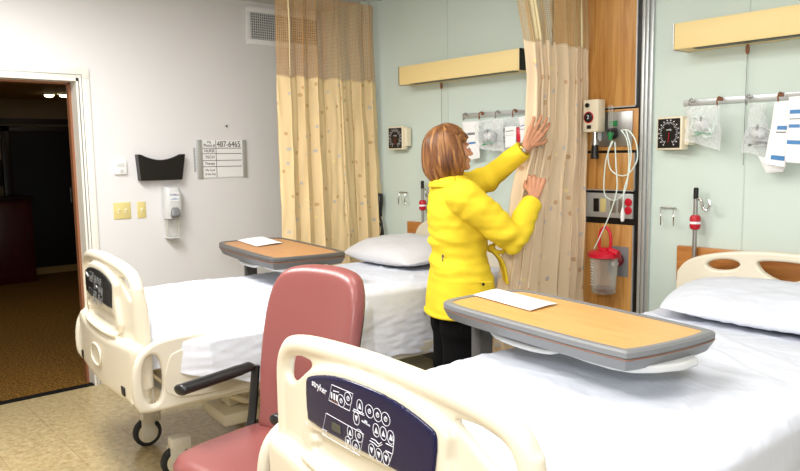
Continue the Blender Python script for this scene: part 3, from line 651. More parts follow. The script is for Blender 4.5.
    def add(mb, name, m='ink'): return bent(mb.build(name, M['grey' if (pm == 'black' and m == 'ink') else m], cp))
    def ring(x, z, a, b, w=.0012, pw=2): return MB().plate([ellipse(x, z, a, b, pw=pw), ellipse(x, z, a-w, b-w, pw=pw)], .0005, 0, FRONT(g))
    def frame(cs):
        P = [panel_xz(a, b, g) for a, b in cs]; mb = MB()
        mb.tube([(x, g, z) for x, z in P], .0009, 4, True); return mb
    add(frame(((140, 70), (235, 110), (220, 187), (128, 140))), 'button_outline'); add(frame(((115, 197), (283, 290), (265, 385), (97, 290))), 'button_outline')
    add(frame(((100, 268), (118, 276), (116, 296), (97, 288))), 'button_outline')
    for a, b, k in ((182, 142, 'o'), (213, 132, 'o'), (308, 188, 'o'), (344, 204, 'o'), (380, 222, 'o'), (262, 297, 'o'), (248, 345, 'o'), (265, 165, 'u'), (250, 220, 'd'), (222, 283, 'u'), (213, 328, 'd'),
                    (338, 272, 'u'), (370, 286, 'u'), (403, 303, 'u'), (318, 362, 'd'), (350, 382, 'd'), (382, 398, 'd')):
        x, z = panel_xz(a, b, g); w = .0165 if k == 'o' else .0125
        mb = ring(x, z, w, w if k == 'o' else .0165, pw=2 if k == 'o' else 2.3)
        if k == 'o': mb.plate([ellipse(x, z, .006, .006), ellipse(x, z, .0045, .0045)], .0005, 0, FRONT(g)).box((x, g, z+.003), (.0012, .001, .008))
        else:
            s = 1 if k == 'u' else -1; mb.plate([[(x-.006, z-.007*s), (x+.006, z-.007*s), (x, z+.007*s)]], .0006, 0, FRONT(g))
        add(mb, 'button')
    for a, b in ((140, 118), (152, 124), (163, 130)):
        x, z = panel_xz(a, b, g); add(MB().box((x, g, z), (.006, .001, .016)), 'indicator'); add(MB().box((x, g, z-.014), (.005, .001, .005)), 'indicator', 'copper')
    x, z = panel_xz(161, 262, g); add(MB().box((x, g, z), (.042, .0016, .022)), 'display', 'lcd')
    for pts in (((310, 318), (330, 330), (345, 345), (365, 335)), ((316, 308), (336, 318), (350, 334), (362, 326)), ((412, 296), (416, 330), (412, 370), (398, 412)), ((235, 186), (285, 206)), ((238, 178), (282, 198)), ((382, 330), (412, 345)), ((380, 362), (408, 376)), ((148, 98), (172, 104))):
        mb = MB(); mb.tube([(lambda c: (c[0], g, c[1]))(panel_xz(a, b, g)) for a, b in pts], .0011, 4); add(mb, 'bed_symbol')
    x, z = panel_xz(84, 82, g); bent(text('stryker', .026, facing((x, g, z), (1, 0, -.12)), M['ink'], cp))
    x, z = panel_xz(292, 238, g); bent(text('BED\nFUNCTIONS', .006, facing((x, g, z), (1, 0, -.1)), M['ink'], cp))
    x, z = panel_xz(28, 246, g); bent(text('CE', .009, facing((x, g, z), (1, 0, -.1)), M['ink'], cp))
    # foot end side rails
    for sx in (-1, 1):
        o = [(-2.35, .52), (-2.335, .45), (-2.28, .425), (-2.0, .43), (-1.5, .455), (-1.42, .50), (-1.46, .60), (-1.62, .68), (-2.0, .735), (-2.20, .735), (-2.295, .70), (-2.34, .63)]
        o = [(p.x, p.y) for p in smooth_path([(y, z, 0) for y, z in o], 4, True)]
        r_ = MB().plate([o, ellipse(-2.265, .565, .044, .108, pw=2.4)], .02, .015, SIDE(sx*.55), 3)
        r_.plate([[(p.x, p.y) for p in smooth_path([(-2.16, .47, 0), (-1.6, .49, 0), (-1.55, .58, 0), (-1.7, .65, 0), (-2.1, .68, 0), (-2.2, .63, 0)], 4, True)]], .007, .004, SIDE(sx*.568))
        rl = r_.build('side_rail', M['cream2'], t); rl.location.z = dz-.01
        if sx > 0:
            k = MB().span((.574, -1.76, .465), (.577, -1.55, .53), .001).build('warning_sticker', M['black'], rl)
            MB().plate([[(-1.685, .478), (-1.625, .478), (-1.655, .518)]], .0008, 0, SIDE(.578)).build('yellow_mark', M['yel'], rl)
            text('LIFT TO RELEASE', .013, facing((.5782, -1.655, .523), (0, 1, 0)), M['ink'], rl)
            MB().span((.571, -1.75, .445), (.579, -1.62, .46), .002).build('release_tab', M['yel'], rl)
        else:
            for z in (.60, .575): MB().ball((-.53, -2.24+(.6-z)*.6, z+.03), (.006, .018, .008)).build('rail_button', M['grey2'], rl)
    # deck frame, base, casters
    f = MB()
    for sx in (-1, 1): f.span((sx*.49-.02, -2.18, .43), (sx*.49+.02, -.1, .50), .006)
    f.span((-.49, -.14, .43), (.49, -.1, .50), .006).span((-.49, -2.2, .43), (.49, -2.16, .50), .006)
    f.span((-.46, -2.15, .50), (.46, -.12, .60+dz), .01)
    f.build('deck', M['cream2'], t)
    f = MB().span((-.17, -1.8, .15), (.17, -.3, .22), .02)
    for y in (-.65, -1.65): f.box((0, y, .34), (.12, .16, .24), None, .01)
    for sx in (-1, 1): f.tube([(sx*.2, -1.5, .25), (sx*.32, -1.75, .33), (sx*.4, -1.9, .43)], .018, 10)
    f.build('base', M['tan'], t)
    for sx in (-1, 1):
        for y in (-.3, -2.06):
            c = MB().span((sx*.24-.035, y-.05, .13), (sx*.24+.035, y+.05, .2), .012).box((sx*.24-.03, y-.02, .1), (.008, .07, .1), None, .003).box((sx*.24+.03, y-.02, .1), (.008, .07, .1), None, .003)
            c = c.build('caster', M['cream2'], t); c.rotation_euler = (0, 0, 0)
            w = MB().lathe([(.05, -.022), (.066, -.022), (.075, -.012), (.075, .012), (.066, .022), (.05, .022)], (sx*.24, y-.02, .0755), (1, 0, 0), 32).build('wheel', M['rubber'], c)
            MB().lathe([(.01, -.028), (.052, -.024), (.052, .024), (.01, .028)], (sx*.24, y-.02, .0755), (1, 0, 0), 28).build('hub_cover', M['tan'], c)
    return t
def bedding(loc, rz, top, base, near, lab, seed, w=.465, fold=None):
    hw = w-.015
    T = Matrix.Translation(loc) @ Matrix.Rotation(rz, 4, 'Z')
    m = MB().span((-hw, -2.17, base), (hw, -.06, top-.012), .04, 4).build('mattress', M['white']); m.location = loc; m.rotation_euler = (0, 0, rz)
    tag(m, 'mattress under the white sheet, on the bed ' + lab, 'mattress', 'bed mattresses')
    r = .045
    def bend1(p, half):
        """arc length p -> (outward position, drop)"""
        s = 1 if p > 0 else -1; p = abs(p)
        if p < half-r: return s*p, 0
        q = p-(half-r)
        if q < r*PI/2: return s*(half-r+r*math.sin(q/r)), r-r*math.cos(q/r)
        return s*half, r+(q-r*PI/2)
    def f(u, v):
        y0 = -.045 - v*2.34
        ly = -2.2
        drop = (near if u > .5 else .30) + .045*fbm(y0, u > .5, seed, 2.2) + .02*fbm(y0, seed, 3, 7)
        if u > .5: drop *= .42+.58*min(1, max(0, (y0+2.22)/.7))
        a = (u-.5)*2; p = a*(w+drop)
        x, dx = bend1(p, w)
        q = y0 - (-1.1); yy, dy = bend1(q, 1.1)
        yv = yy - 1.1
        z = top - dx - dy*.9
        hang = max(0, dx-r)/.3
        k = fbm(y0, seed, hang*.3, 5)+.3*fbm(y0, seed+3, hang, 12)
        if near > .33 and a > 0: x += .128*min(1, hang*7)*min(1, max(0, (-1.05-y0)/.35))*min(1, max(0, (y0+2.2)/.22))**.7
        x += (1 if a > 0 else -1)*(.03*hang + .018*k*min(1, hang*1.4))
        n = .010*fbm(x, yv, seed, 3.2) + .005*fbm(x*1.5+yv*.5, yv, seed+1, 9) + .0022*fbm(x+yv, yv*2.2, seed+2, 26)
        n += .004*max(0, 1-abs(fbm(x*.6+yv*.25, yv, seed+5, 5))*9)
        if fold and yv < fold + .02*fbm(x, 0, seed, 4): n += .014
        if dx < .02: z += n + .001
        else: x += (1 if a > 0 else -1)*(.002+.3*abs(n))
        return V((x, yv, z))
    o = surf('bed_sheet', f, 190, 260, M['sheet'], None, .003); o.location = loc; o.rotation_euler = (0, 0, rz)
    tag(o, 'white sheet draped over the bed ' + lab, 'bed sheet', 'white bed sheets'); return T
def pillow(loc, rot, sx, sy, h, lab, seed, m):
    def side(s):
        def f(u, v):
            a, b = 2*u-1, 2*v-1
            e = max(0, (1-abs(a)**2.6))*max(0, (1-abs(b)**2.6))
            x = a*sx*(1-.07*(1-abs(a)**3)*abs(b)**4 - .10*b*b*(abs(a) > 0)); y = b*sy*(1-.12*a*a)
            z = s*h*e**.48*(1 if s > 0 else .55)
            z += e*(.016*fbm(x, y, seed, 7)+.008*abs(fbm(x*1.3, y, seed+2, 17))) + .004*fbm(x, y, seed, 30)
            return V((x, y, z))
        return f
    bm = bmesh.new()
    for s in (1, -1):
        n = 44; f = side(s); g = [[bm.verts.new(f(i/n, j/n)) for j in range(n+1)] for i in range(n+1)]
        for i in range(n):
            for j in range(n): bm.faces.new((g[i][j], g[i+1][j], g[i+1][j+1], g[i][j+1]))
    mb = MB(); mb.bm.free(); mb.bm = bm
    o = mb.build('pillow', m, None, 70, .0008); o.location = loc; o.rotation_euler = rot; tag(o, lab, 'pillow', 'white pillows'); return o
BL = ((1.685, -.105, 0), R(-4.9)); BR = ((3.70, -.12, 0), R(-1.5))
make_bed(*BL, .035, 'cream hospital bed by the white wall, its foot towards the doorway', 'black')
make_bed(*BR, -.01, 'cream hospital bed nearest the camera with a large navy control panel', 'navy')
bedding(*BL, .82, .62, .36, 'by the white wall', 2)
bedding((3.745, -.12, 0), R(-1.5), .785, .60, .3, 'nearest the camera', 9, .53)
pillow((1.44, -.45, .895), (R(6), R(0), R(-4)), .40, .26, .095, 'off white pillow on the bed by the curtained corner', 3, M['sheet2'])
pillow((3.75, -.36, .87), (R(11), R(0), R(0)), .46, .24, .062, 'soft white pillow on the right bed against its headboard', 12, M['sheet'])

# ---------------------------------------------------------------- overbed tables with their papers
def overbed_table(loc, rz, lab, rim, wood_, under, h):
    t = empty('overbed_table', lab, 'table', (loc[0], loc[1], 0), rz, 'overbed tables')
    L, W = .475, .215
    o = [(p.x, p.y) for p in smooth_path([(-L+.02, -W+.05, 0), (-L+.07, -W+.005, 0), (-.25, -W-.01, 0), (.2, -W-.012, 0), (L-.055, -W, 0), (L-.014, -W+.028, 0), (L, 0, 0), (L-.012, W-.035, 0), (L-.055, W-.002, 0), (.2, W+.008, 0), (-.25, W+.006, 0), (-L+.07, W-.005, 0), (-L+.02, W-.05, 0), (-L, 0, 0)], 5, True)]
    inn = [(x*(1-.028/L*1.0), y*(1-.026/W)) for x, y in o]; low = [(x*.965, y*.93) for x, y in o]
    b = MB(); bm = b.bm
    rings = []
    for pts, z in ((inn, h+.002), (inn, h+.006), ([(x*.985, y*.97) for x, y in o], h+.0075), (o, h+.001), (o, h-.014), ([(x*.992, y*.982) for x, y in o], h-.019), (o, h-.022), (low, h-.056), ([(x*.9, y*.8) for x, y in o], h-.058)):
        rings.append([bm.verts.new((x, y, z)) for x, y in pts])
    n = len(o)
    for A, B in zip(rings, rings[1:]):
        for k in range(n): bm.faces.new((A[k], A[(k+1) % n], B[(k+1) % n], B[k]))
    bm.faces.new(rings[-1]); b.build('rim', rim, t)
    MB().plate([inn], .004, 0, Matrix.Translation((0, 0, h-.001))).build('tabletop', wood_, t)
    u = MB().plate([[(p.x, p.y) for p in smooth_path([(-.26, -.15, 0), (.1, -.165, 0), (.43, -.155, 0), (.44, .12, 0), (-.26, .12, 0)], 4, True)]], .012, .008, Matrix.Translation((0, 0, h-.062)))
    u.tube(smooth_path([(-.2, -.155, h-.066), (-.14, -.17, h-.080), (0, -.172, h-.084), (.1, -.165, h-.078), (.14, -.155, h-.066)], 5), .011, 10)
    u.build('under_tray', under, t)
    MB().tube([(p[0], p[1], h-.0195) for p in o[2:40]], .0016, 5).build('brown_line', M['copper'], t)
    MB().span((-.49, -.12, h-.095), (-.38, .12, h-.055), .02).build('support_arm', M['grey'] if under != M['tan'] else M['tan'], t)
    MB().span((-.475, -.035, .06), (-.415, .035, h-.08), .01).build('post', M['grey2'], t)
    MB().span((-.48, -.25, .035), (-.41, .25, .065), .012).span((-.48, -.25, .035), (.2, -.2, .06), .012).span((-.48, .2, .035), (.2, .25, .06), .012).build('base', M['grey2'], t)
    for x, y in ((-.44, -.225), (-.44, .225), (.17, -.225), (.17, .225)):
        MB().lathe([(.006, -.012), (.022, -.01), (.022, .01), (.006, .012)], (x, y, .0225), (0, 1, 0), 20).build('caster', M['rubber'], t)
    return t
overbed_table((1.37, -1.34), R(-8.5), 'tan topped overbed table with dark rim over the bed by the white wall', M['grey2'], M['tabletop2'], M['lgrey'], 1.0)
overbed_table((3.462, -1.44), R(-7.6), 'honey wood overbed table with grey rim over the nearest bed', M['grey'], M['tabletop'], M['lgrey'], .95)
def paper(corners, z, lab, bars):
    P = [at(a, b, 'z', z) for a, b in corners]; c = sum(P, V())/4; t = empty('paper_sheet', lab, 'paper', c, 0)
    def f(u, v):
        q = P[0].lerp(P[1], u).lerp(P[3].lerp(P[2], u), v)-c; q.z = .001+.0035*(1+fbm(q.x, q.y, z, 9)) * (u*(1-u)*4*.6+.15); return q
    surf('sheet', f, 16, 12, M['paper'], t, .0006)
    L = MB()
    for v, a, b in bars:
        A, B = f(a, v), f(b, v); L.tube([A.lerp(B, k/6) + V((0, 0, .0012 if k % 6 else .001)) for k in range(7)], .0008, 4)
    L.build('printed_lines', M['grey'], t)
paper(((473, 295), (497, 289), (558, 304), (530, 311)), .957, 'white printed sheet on the honey coloured overbed table', [(.12+.09*k, .1, .35+.5*random.random()) for k in range(8)])
paper(((237, 240.5), (262, 236.5), (283, 243), (257, 246.5)), 1.007, 'white printed sheet on the far tan overbed table', [(.15+.1*k, .1, .4+.4*random.random()) for k in range(6)])

# ---------------------------------------------------------------- chair
t = empty('armchair', 'rose vinyl upholstered armchair with black arms between the beds', 'chair', (2.785, -2.26, 0), R(11))
s_ = MB(); s_.loft([((0, 0, .385), .22, .23), ((0, 0, .395), .245, .255), ((0, 0, .42), .258, .268), ((0, 0, .455), .258, .268), ((0, 0, .478), .245, .255), ((0, 0, .489), .21, .22), ((0, 0, .492), .12, .12)], 64, 4.2)
s_.build('seat', M['vinyl'], t, 60)
def back(p, n):
    y = p.y; z = p.z; return V((p.x, .19 + y + .24*(z-.5) + .06*(z-.8)**2 - .10*(p.x/.23)**2*.35, z))
o = [(-.17, .47), (.17, .47), (.205, .56), (.228, .72), (.236, .88), (.228, 1.0), (.19, 1.075), (.11, 1.10), (0, 1.105), (-.11, 1.10), (-.19, 1.075), (-.228, 1.0), (-.236, .88), (-.228, .72), (-.205, .56)]
o = [(p.x, p.y) for p in smooth_path([(x, z, 0) for x, z in o], 4, True)]
MB().plate([o], .042, .034, FRONT(0), 5).voxel('backrest', M['vinyl'], t, .008, 10, back)
MB().plate([[(x*.93, .03+z*.955) for x, z in o]], .012, .006, FRONT(.036)).voxel('back_shell', M['black'], t, .007, 4, back)
for sx in (-1, 1):
    a = MB().tube(smooth_path([(sx*.28, .19, .688), (sx*.283, .1, .683), (sx*.286, -.02, .678), (sx*.286, -.11, .676), (sx*.284, -.15, .675)], 5), [.018]+[.03]*3+[.033]*14+[.034, .03, .018], 14, flat=.62, up=(1, 0, 0))
    ar = a.build('armrest', M['black'], t); ar.location.z = .01
    if sx > 0: ar.location.x = -.055
    MB().tube(smooth_path([(sx*.27, .2, .70), (sx*.268, .185, .6), (sx*.262, .16, .48), (sx*.24, .1, .40), (sx*.16, .03, .375)], 5), .014, 10, flat=1.6).build('arm_bracket', M['black'], t)
MB().cyl((0, 0, .2), (0, 0, .385), .03).cyl((0, 0, .08), (0, 0, .25), .045).span((-.13, -.13, .36), (.13, .13, .388), .01).build('pedestal', M['black'], t)
for k in range(5):
    a = 2*PI*k/5+.3; x, y = math.cos(a), math.sin(a)
    l = MB().tube([(x*.03, y*.03, .12), (x*.28, y*.28, .075)], [.026, .016], 10).cyl((x*.28, y*.28, .05), (x*.28, y*.28, .08), .012).build('base_arm', M['black'], t)
    MB().lathe([(.01, -.022), (.0245, -.018), (.0255, 0), (.0245, .018), (.01, .022)], (x*.285, y*.285, .0257), (-y, x, 0), 18).build('caster', M['black'], l)

# ---------------------------------------------------------------- curtains
def interp(tab, z):
    tab = sorted(tab)
    if z <= tab[0][0]: return tab[0][1]
    for (a, p), (b, q) in zip(tab, tab[1:]):
        if z <= b: return p+(q-p)*(z-a)/(b-a)
    return tab[-1][1]
def curtain(name, lab, x0, tabL, tabR, ztop, zseam, zbot, folds, amp, cl, nt, seed, xb=None, tapes=(.12,), width=1.6, pull=None):
    t = empty(name, lab, 'curtain', (x0, (tabL[0][1]+tabR[0][1])/2, 0), 0, 'privacy curtains'); org = V(t.location)
    rnd = random.Random(seed); ph = [rnd.uniform(-.9, .9) for _ in range(40)]
    def P(u, z):
        yl, yr = interp(tabL, z), interp(tabR, z)
        k = (u+.05*math.sin(u*9+seed))*folds; w = ph[int(k) % 40]*(1-(k % 1))+ph[int(k+1) % 40]*(k % 1)
        low = (ztop-z)/(ztop-zbot)
        a = 2*PI*k + w*.8 + .5*fbm(u*3, z, seed, 1.1)
        d = amp*(.75+.5*w)*math.sin(a)*(.8+.35*low)*(1-.7*u**10) + .01*fbm(u*9, z, seed, 4)
        yy = yl+(yr-yl)*u + .35*amp*math.sin(2*a)
        x = x0 + d + (interp(xb, z) if xb else 0)*(1-u)
        if pull:
            for (py, pz, s, e) in pull:
                x += e*math.exp(-((yy-py)/.07)**2-((z-pz)/s)**2)
        return V((x, yy, z))-org
    surf('cloth', lambda u, v: P(u, zseam+(zbot-zseam)*v + .01*math.sin(u*folds*2*PI+1)*(1-v)), 330, 90, cl, t, .0025, (width, zseam-zbot))
    surf('netting', lambda u, v: P(u, ztop+(zseam-.02-ztop)*v), 330, 30, nt, t, 0, (width, ztop-zseam))
    for tu in tapes:
        surf('tape', lambda u, v: P(tu+(u-.5)*.035, ztop+(zseam-ztop)*v)+V((.004, 0, 0)), 6, 24, M['tape'], t, .002, (.03, .5))
    n = int(folds*2)
    for k in range(n):
        p = P((k+.5)/n, ztop); h = MB().tube([p+V((0, 0, .0)), p+V((0, .006, .02)), V((x0, p.y+org.y, 0))-V((org.x, org.y, 0))+V((0, 0, 2.665))], .0025, 6)
        h.build('hook', M['steel'], t)
    return t
curtain('privacy_curtain', 'sand coloured privacy curtain hanging near the white corner', .72, [(0, -.91), (1.0, -.90), (1.9, -.90), (2.62, -.90)], [(0, -.0), (1.0, -.03), (2.0, -.075), (2.62, -.09)], 2.615, 2.065, .3, 5.5, .042, M['cloth'], M['net'], 4, tapes=(.10,))
curtain('privacy_curtain', 'pale privacy curtain being drawn by the woman in yellow', 2.565, [(0, -.87), (.8, -.79), (1.3, -.66), (1.6, -.555), (1.9, -.53), (2.1, -.565), (2.3, -.625), (2.6, -.68)], [(0, -.03), (2.7, -.025)], 2.62, 2.09, .3, 7.5, .034, M['cloth2'], M['net2'], 11, tapes=(.16, .86), xb=[(0, .02), (1.0, .01), (1.45, .0), (2.0, 0)])
for x, lab in ((.72, 'aluminium ceiling track above the curtain in the corner'), (2.565, 'aluminium ceiling track above the curtain between the beds')):
    tag(MB().span((x-.014, -3.3, 2.66), (x+.014, 0, 2.69), .002).build('curtain_track', M['alu']), lab, 'curtain track', 'ceiling curtain tracks')

# ---------------------------------------------------------------- the woman drawing the curtain
HEAD = R(-28); PO = V((2.4, -.95, 0)); WT = Matrix.Translation(PO) @ Matrix.Rotation(HEAD, 4, 'Z')
W2L = WT.inverted()
def L_(x, y, z): return W2L @ V((x, y, z))
person = empty('person', 'woman with a blond bob, yellow jacket and black trousers drawing the pale curtain', 'person', PO, HEAD)
def capsule(mb, a, b, ra, rb, seg=14):
    a, b = V(a), V(b)
    if (b-a).length > 1e-5:
        n = 6; mb.tube([a.lerp(b, k/n) for k in range(n+1)], [ra+(rb-ra)*k/n for k in range(n+1)], seg)
    mb.ball(a, ra, None, seg, 8); mb.ball(b, rb, None, seg, 8)
Y = V
def hand(mb, wrist, fdir, pdir, thumb_side, curls, spread, thumb, s=1.0):
    """fdir: wrist to knuckles, pdir: out of the palm, thumb_side: towards the thumb"""
    f = V(fdir).normalized(); p = V(pdir); p = (p-f*p.dot(f)).normalized(); t = f.cross(p).normalized(); t = t if t.dot(V(thumb_side)) > 0 else -t
    w = V(wrist)
    for a, b in ((-.022, -.032), (-.008, -.011), (.008, .011), (.022, .031)):
        capsule(mb, w+t*a*s*.7+f*.005, w+f*.078*s+t*b*s, .013*s, .0115*s, 12)
    capsule(mb, w+t*.02*s+f*.02*s+p*.004, w+f*.05*s+t*.028*s+p*.006, .014*s, .012*s, 12)
    tips = []
    for k, (off, ln) in enumerate(((.031, .92), (.011, 1.0), (-.011, .95), (-.032, .76))):
        base = w+f*(.080-.004*abs(k-1))*s+t*off*s; d = (f+t*spread*(1.5-k)*.5).normalized(); c = base; r = .0088
        for q, sl in enumerate((.042, .026, .021)):
            ang = curls[k][q]; pp = pp if q else (p-d*p.dot(d)).normalized()
            d, pp = d*math.cos(ang)+pp*math.sin(ang), pp*math.cos(ang)-d*math.sin(ang)
            e = c+d*sl*ln*s; capsule(mb, c, e, r*s, (r-.0008)*s, 12); r -= .0008; c = e
        tips.append(c)
    c = w+t*.026*s+f*.022*s
    for (dt, df, dp, ln, r) in thumb:
        e = c+(t*dt+f*df+p*dp).normalized()*ln*s; capsule(mb, c, e, r*s, (r-.001)*s, 12); c = e
    return tips
# joints, taken from the picture's own distances
RS, RE, RW = V((.185, .02, 1.315)), V((.235, .245, 1.115)), L_(2.685, -.645, 1.288)
LS, LE, LW = V((-.17, .05, 1.335)), L_(2.385, -.665, 1.385), L_(2.590, -.590, 1.550)
body = MB()
# hidden torso, hips and legs
body.loft([((0, .03, .84), .15, .11), ((0, .03, .93), .16, .115), ((0, .03, 1.05), .135, .095), ((0, .03, 1.2), .15, .10), ((0, .015, 1.30), .15, .09), ((0, .005, 1.37), .08, .065), ((0, .01, 1.40), .052, .055)], 28, 2.2)
body.tube([(0, .0, 1.35), (0, .012, 1.40), (0, .02, 1.46), (0, .015, 1.5)], [.062, .054, .052, .054], 20)
for sx in (-1, 1):
    body.tube(smooth_path([(sx*.085, .03, .90), (sx*.09, .035, .70), (sx*.09, .04, .47), (sx*.09, .015, .25), (sx*.09, .0, .09)], 5), [.095]+[.09]*4+[.08]*5+[.06]*5+[.052]*4+[.038, .036], 16)
    body.ball((sx*.092, .06, .055), (.038, .10, .035)); body.ball((sx*.09, .0, .07), (.036, .045, .05))
for S, E_, W_ in ((RS, RE, RW), (LS, LE, LW)):
    capsule(body, S, E_, .05, .04); capsule(body, E_, W_, .04, .027)
    body.ball(W_, (.027, .027, .027))
# head, turned further away from the camera
HT = Matrix.Translation((0, .0, 1.535)) @ Matrix.Rotation(R(0), 4, 'Z') @ Matrix.Rotation(R(8), 4, 'X')
def hp(x, y, z): return HT @ V((x, y, z))
def hball(mb, c, r, rot=(0, 0, 0), u=24, v=16):
    M_ = HT @ Matrix.Translation(c) @ Euler(rot).to_matrix().to_4x4() @ Matrix.Diagonal((*r, 1))
    mb._add(lambda t_: bmesh.ops.create_uvsphere(t_, u_segments=u, v_segments=v, radius=1), M_)
hball(body, (0, -.012, .035), (.073, .092, .085)); hball(body, (0, .03, .0), (.064, .066, .088)); hball(body, (0, .042, -.052), (.05, .052, .052)); hball(body, (0, .078, -.088), (.022, .02, .018))
hball(body, (0, .098, -.012), (.011, .016, .026), (.35, 0, 0)); hball(body, (0, .110, -.028), (.013, .012, .010)); hball(body, (-.012, .102, -.03), (.008, .009, .007)); hball(body, (.012, .102, -.03), (.008, .009, .007))
hball(body, (0, .090, .022), (.045, .012, .009)); hball(body, (.038, .062, -.022), (.024, .026, .022)); hball(body, (-.038, .062, -.022), (.024, .026, .022))
hball(body, (0, .089, -.053), (.024, .012, .006)); hball(body, (0, .087, -.063), (.021, .012, .0065))
for sx in (-1, 1): hball(body, (sx*.074, -.005, -.005), (.010, .02, .03), (0, 0, sx*.25)); hball(body, (sx*.07, .002, -.03), (.008, .010, .011))
# left hand: open, flat against the fold of the curtain, fingers up
lf = L_(2.665, -.475, 1.75)-LW
Lt = hand(body, LW+lf.normalized()*.012, lf, W2L.to_3x3() @ V((-.85, .5, 0)), W2L.to_3x3() @ V((.45, .6, .0)), [(.15, .35, .3), (.1, .3, .3), (.12, .3, .3), (.2, .4, .3)], .16, [(.75, .65, .25, .038, .0115), (.45, .9, .25, .03, .0105)], 1.12)
# right hand: half closed, pinching the cloth
rd = W2L.to_3x3() @ V((.0, .25, 1)).normalized()
Rt_ = hand(body, RW+rd*.02, rd, W2L.to_3x3() @ V((-.75, .75, .1)), W2L.to_3x3() @ V((-.6, -.5, .2)), [(1.15, 1.25, .7), (1.2, 1.3, .8), (1.25, 1.35, .8), (1.3, 1.35, .8)], .05, [(.55, .6, .7, .036, .0115), (-.1, .8, .7, .028, .0105)], 1.12)
b_ = body.voxel('body', M['skin'], person, .0034, 3)
for sx in (-1, 1):
    e = MB(); hball(e, (sx*.030, .083, .006), (.011, .010, .008)); e.build('eye', M['white'], b_)
    e = MB(); hball(e, (sx*.030, .0915, .006), (.0045, .003, .0045), u=12, v=8); e.build('iris', M['dark'], b_)
    e = MB(); e.tube([hp(sx*(.016+.006*k), .099-.0012*k*k, .024+.002*math.sin(k/5*PI)) for k in range(6)], [.0012]+[.0025]*4+[.001], 6); e.build('eyebrow', M['copper'], b_)
e = MB(); hball(e, (0, .0955, -.053), (.02, .0075, .0042)); hball(e, (0, .0935, -.062), (.018, .0075, .005)); e.build('lips', M['lips'], b_)
e = MB(); hball(e, (.079, .0, -.046), (.004, .004, .006)); e.build('earring', M['chrome'], b_)
# hair: locks running from the crown over the skull to a blunt bob
hb = bmesh.new(); uvl = hb.loops.layers.uv.new('UVMap'); rnd = random.Random(5)
def lock(path, rs, u0):
    rings = []; n = len(path); seg = 8
    for i, p in enumerate(path):
        d = (path[min(i+1, n-1)]-path[max(i-1, 0)]).normalized(); out = (p-hp(0, -.01, .0)).normalized(); nx = d.cross(out).normalized(); ny = nx.cross(d)
        rings.append([hb.verts.new(p + nx*rs[i]*1.5*math.cos(2*PI*k/seg) + ny*rs[i]*.6*math.sin(2*PI*k/seg)) for k in range(seg)])
    for i in range(n-1):
        for k in range(seg):
            f = hb.faces.new((rings[i][k], rings[i][(k+1) % seg], rings[i+1][(k+1) % seg], rings[i+1][k])); f.smooth = True
            for lp, (a, b) in zip(f.loops, ((k, i), (k+1, i), (k+1, i+1), (k, i+1))): lp[uvl].uv = (u0+a/seg*.05, b/n)
    hb.faces.new(rings[-1]); hb.faces.new(list(reversed(rings[0])))
for layer in range(3):
    N = (52, 52, 40)[layer]; g = (1.0, .965, .93)[layer]
    for k in range(N):
        phi = 2*PI*(k+.5*layer)/N + rnd.uniform(-.04, .04)     # 0 = front
        a = abs(((phi+PI) % (2*PI))-PI)
        front = a < R(62)
        path = []
        n = 14; drop = -.135+rnd.uniform(-.008, .008) - .012*math.cos(phi)*-1
        for i in range(n+1):
            t_ = i/n
            th = t_*1.0
            if front:
                # swept fringe: leaves the parting and curves sideways to the temple
                side = 1 if math.sin(phi) >= 0 else -1; ph2 = phi*(1-t_)+side*max(a, R(40)+.35*a)*t_ if t_ else phi
                zz = .125*math.cos(t_*1.35)+(-.0 if t_ < .5 else 0); rr = math.sin(t_*1.35)
                q = (math.sin(ph2)*.092*rr*g, -.012+math.cos(ph2)*.112*rr*g+.005, .0+zz*g)
            else:
                ang = min(t_*1.9, 1)*PI/2; rr = math.sin(ang); low = max(0, (t_-.526)/.474)
                zz = .122*math.cos(ang) + drop*low
                bulge = 1+.10*math.sin(low*PI)*(1)-.20*low**2.5
                q = (math.sin(phi)*.096*rr*bulge*g, -.012+math.cos(phi)*.120*rr*bulge*g, zz*g if zz > 0 else zz)
            w = rnd.uniform(-.0015, .0015); path.append(hp(q[0]+w, q[1]+w, q[2]+.012))
        lock(path, [.006]+[.0105]*(n-3)+[.0095, .008, .004], rnd.random()*20+layer)
bmesh.ops.recalc_face_normals(hb, faces=hb.faces); me = bpy.data.meshes.new('hair'); hb.to_mesh(me); hb.free(); link('hair', me, M['hair'], person)
cap = MB(); hball(cap, (0, -.022, .045), (.083, .098, .083)); hball(cap, (0, -.045, -.02), (.078, .07, .09)); cap.voxel('hair_cap', mat('hair_cap_brown', (112, 66, 34), .6), person, .006, 3)  # even brown cap lying under the locks
# jacket
J = MB()
J.loft([((0, .065, .722), .215, .185), ((0, .06, .76), .212, .178), ((0, .055, .88), .198, .160), ((0, .048, .98), .178, .142), ((0, .046, 1.05), .172, .136), ((0, .048, 1.14), .184, .146), ((0, .038, 1.23), .192, .145), ((0, .022, 1.31), .182, .12), ((0, .008, 1.355), .13, .095), ((0, .004, 1.385), .085, .076)], 48, 2.35)
def sleeve(S, E_, W_, r0, r1, r2):
    p = smooth_path([S, S.lerp(E_, .5), E_, E_.lerp(W_, .5), E_.lerp(W_, .9)], 6); n = len(p)
    J.tube(p, [r0+(r1-r0)*min(1, k/(n*.5)) if k < n*.5 else r1+(r2-r1)*(k/n-.5)*2 for k in range(n)], 22); J.ball(S, r0*1.02); J.ball(E_, r1*1.03)
sleeve(RS, RE, RW, .088, .070, .050); sleeve(LS, LE, LW, .082, .064, .049)
J.ball((.1, .0, 1.33), (.10, .075, .05)); J.ball((-.1, .0, 1.335), (.10, .075, .05))
J.tube([(.067*math.cos(a), .01+.062*math.sin(a), 1.398+.012*math.sin(a)*-1) for a in [2*PI*k/24 for k in range(24)]], .013, 8, True, 1.6)
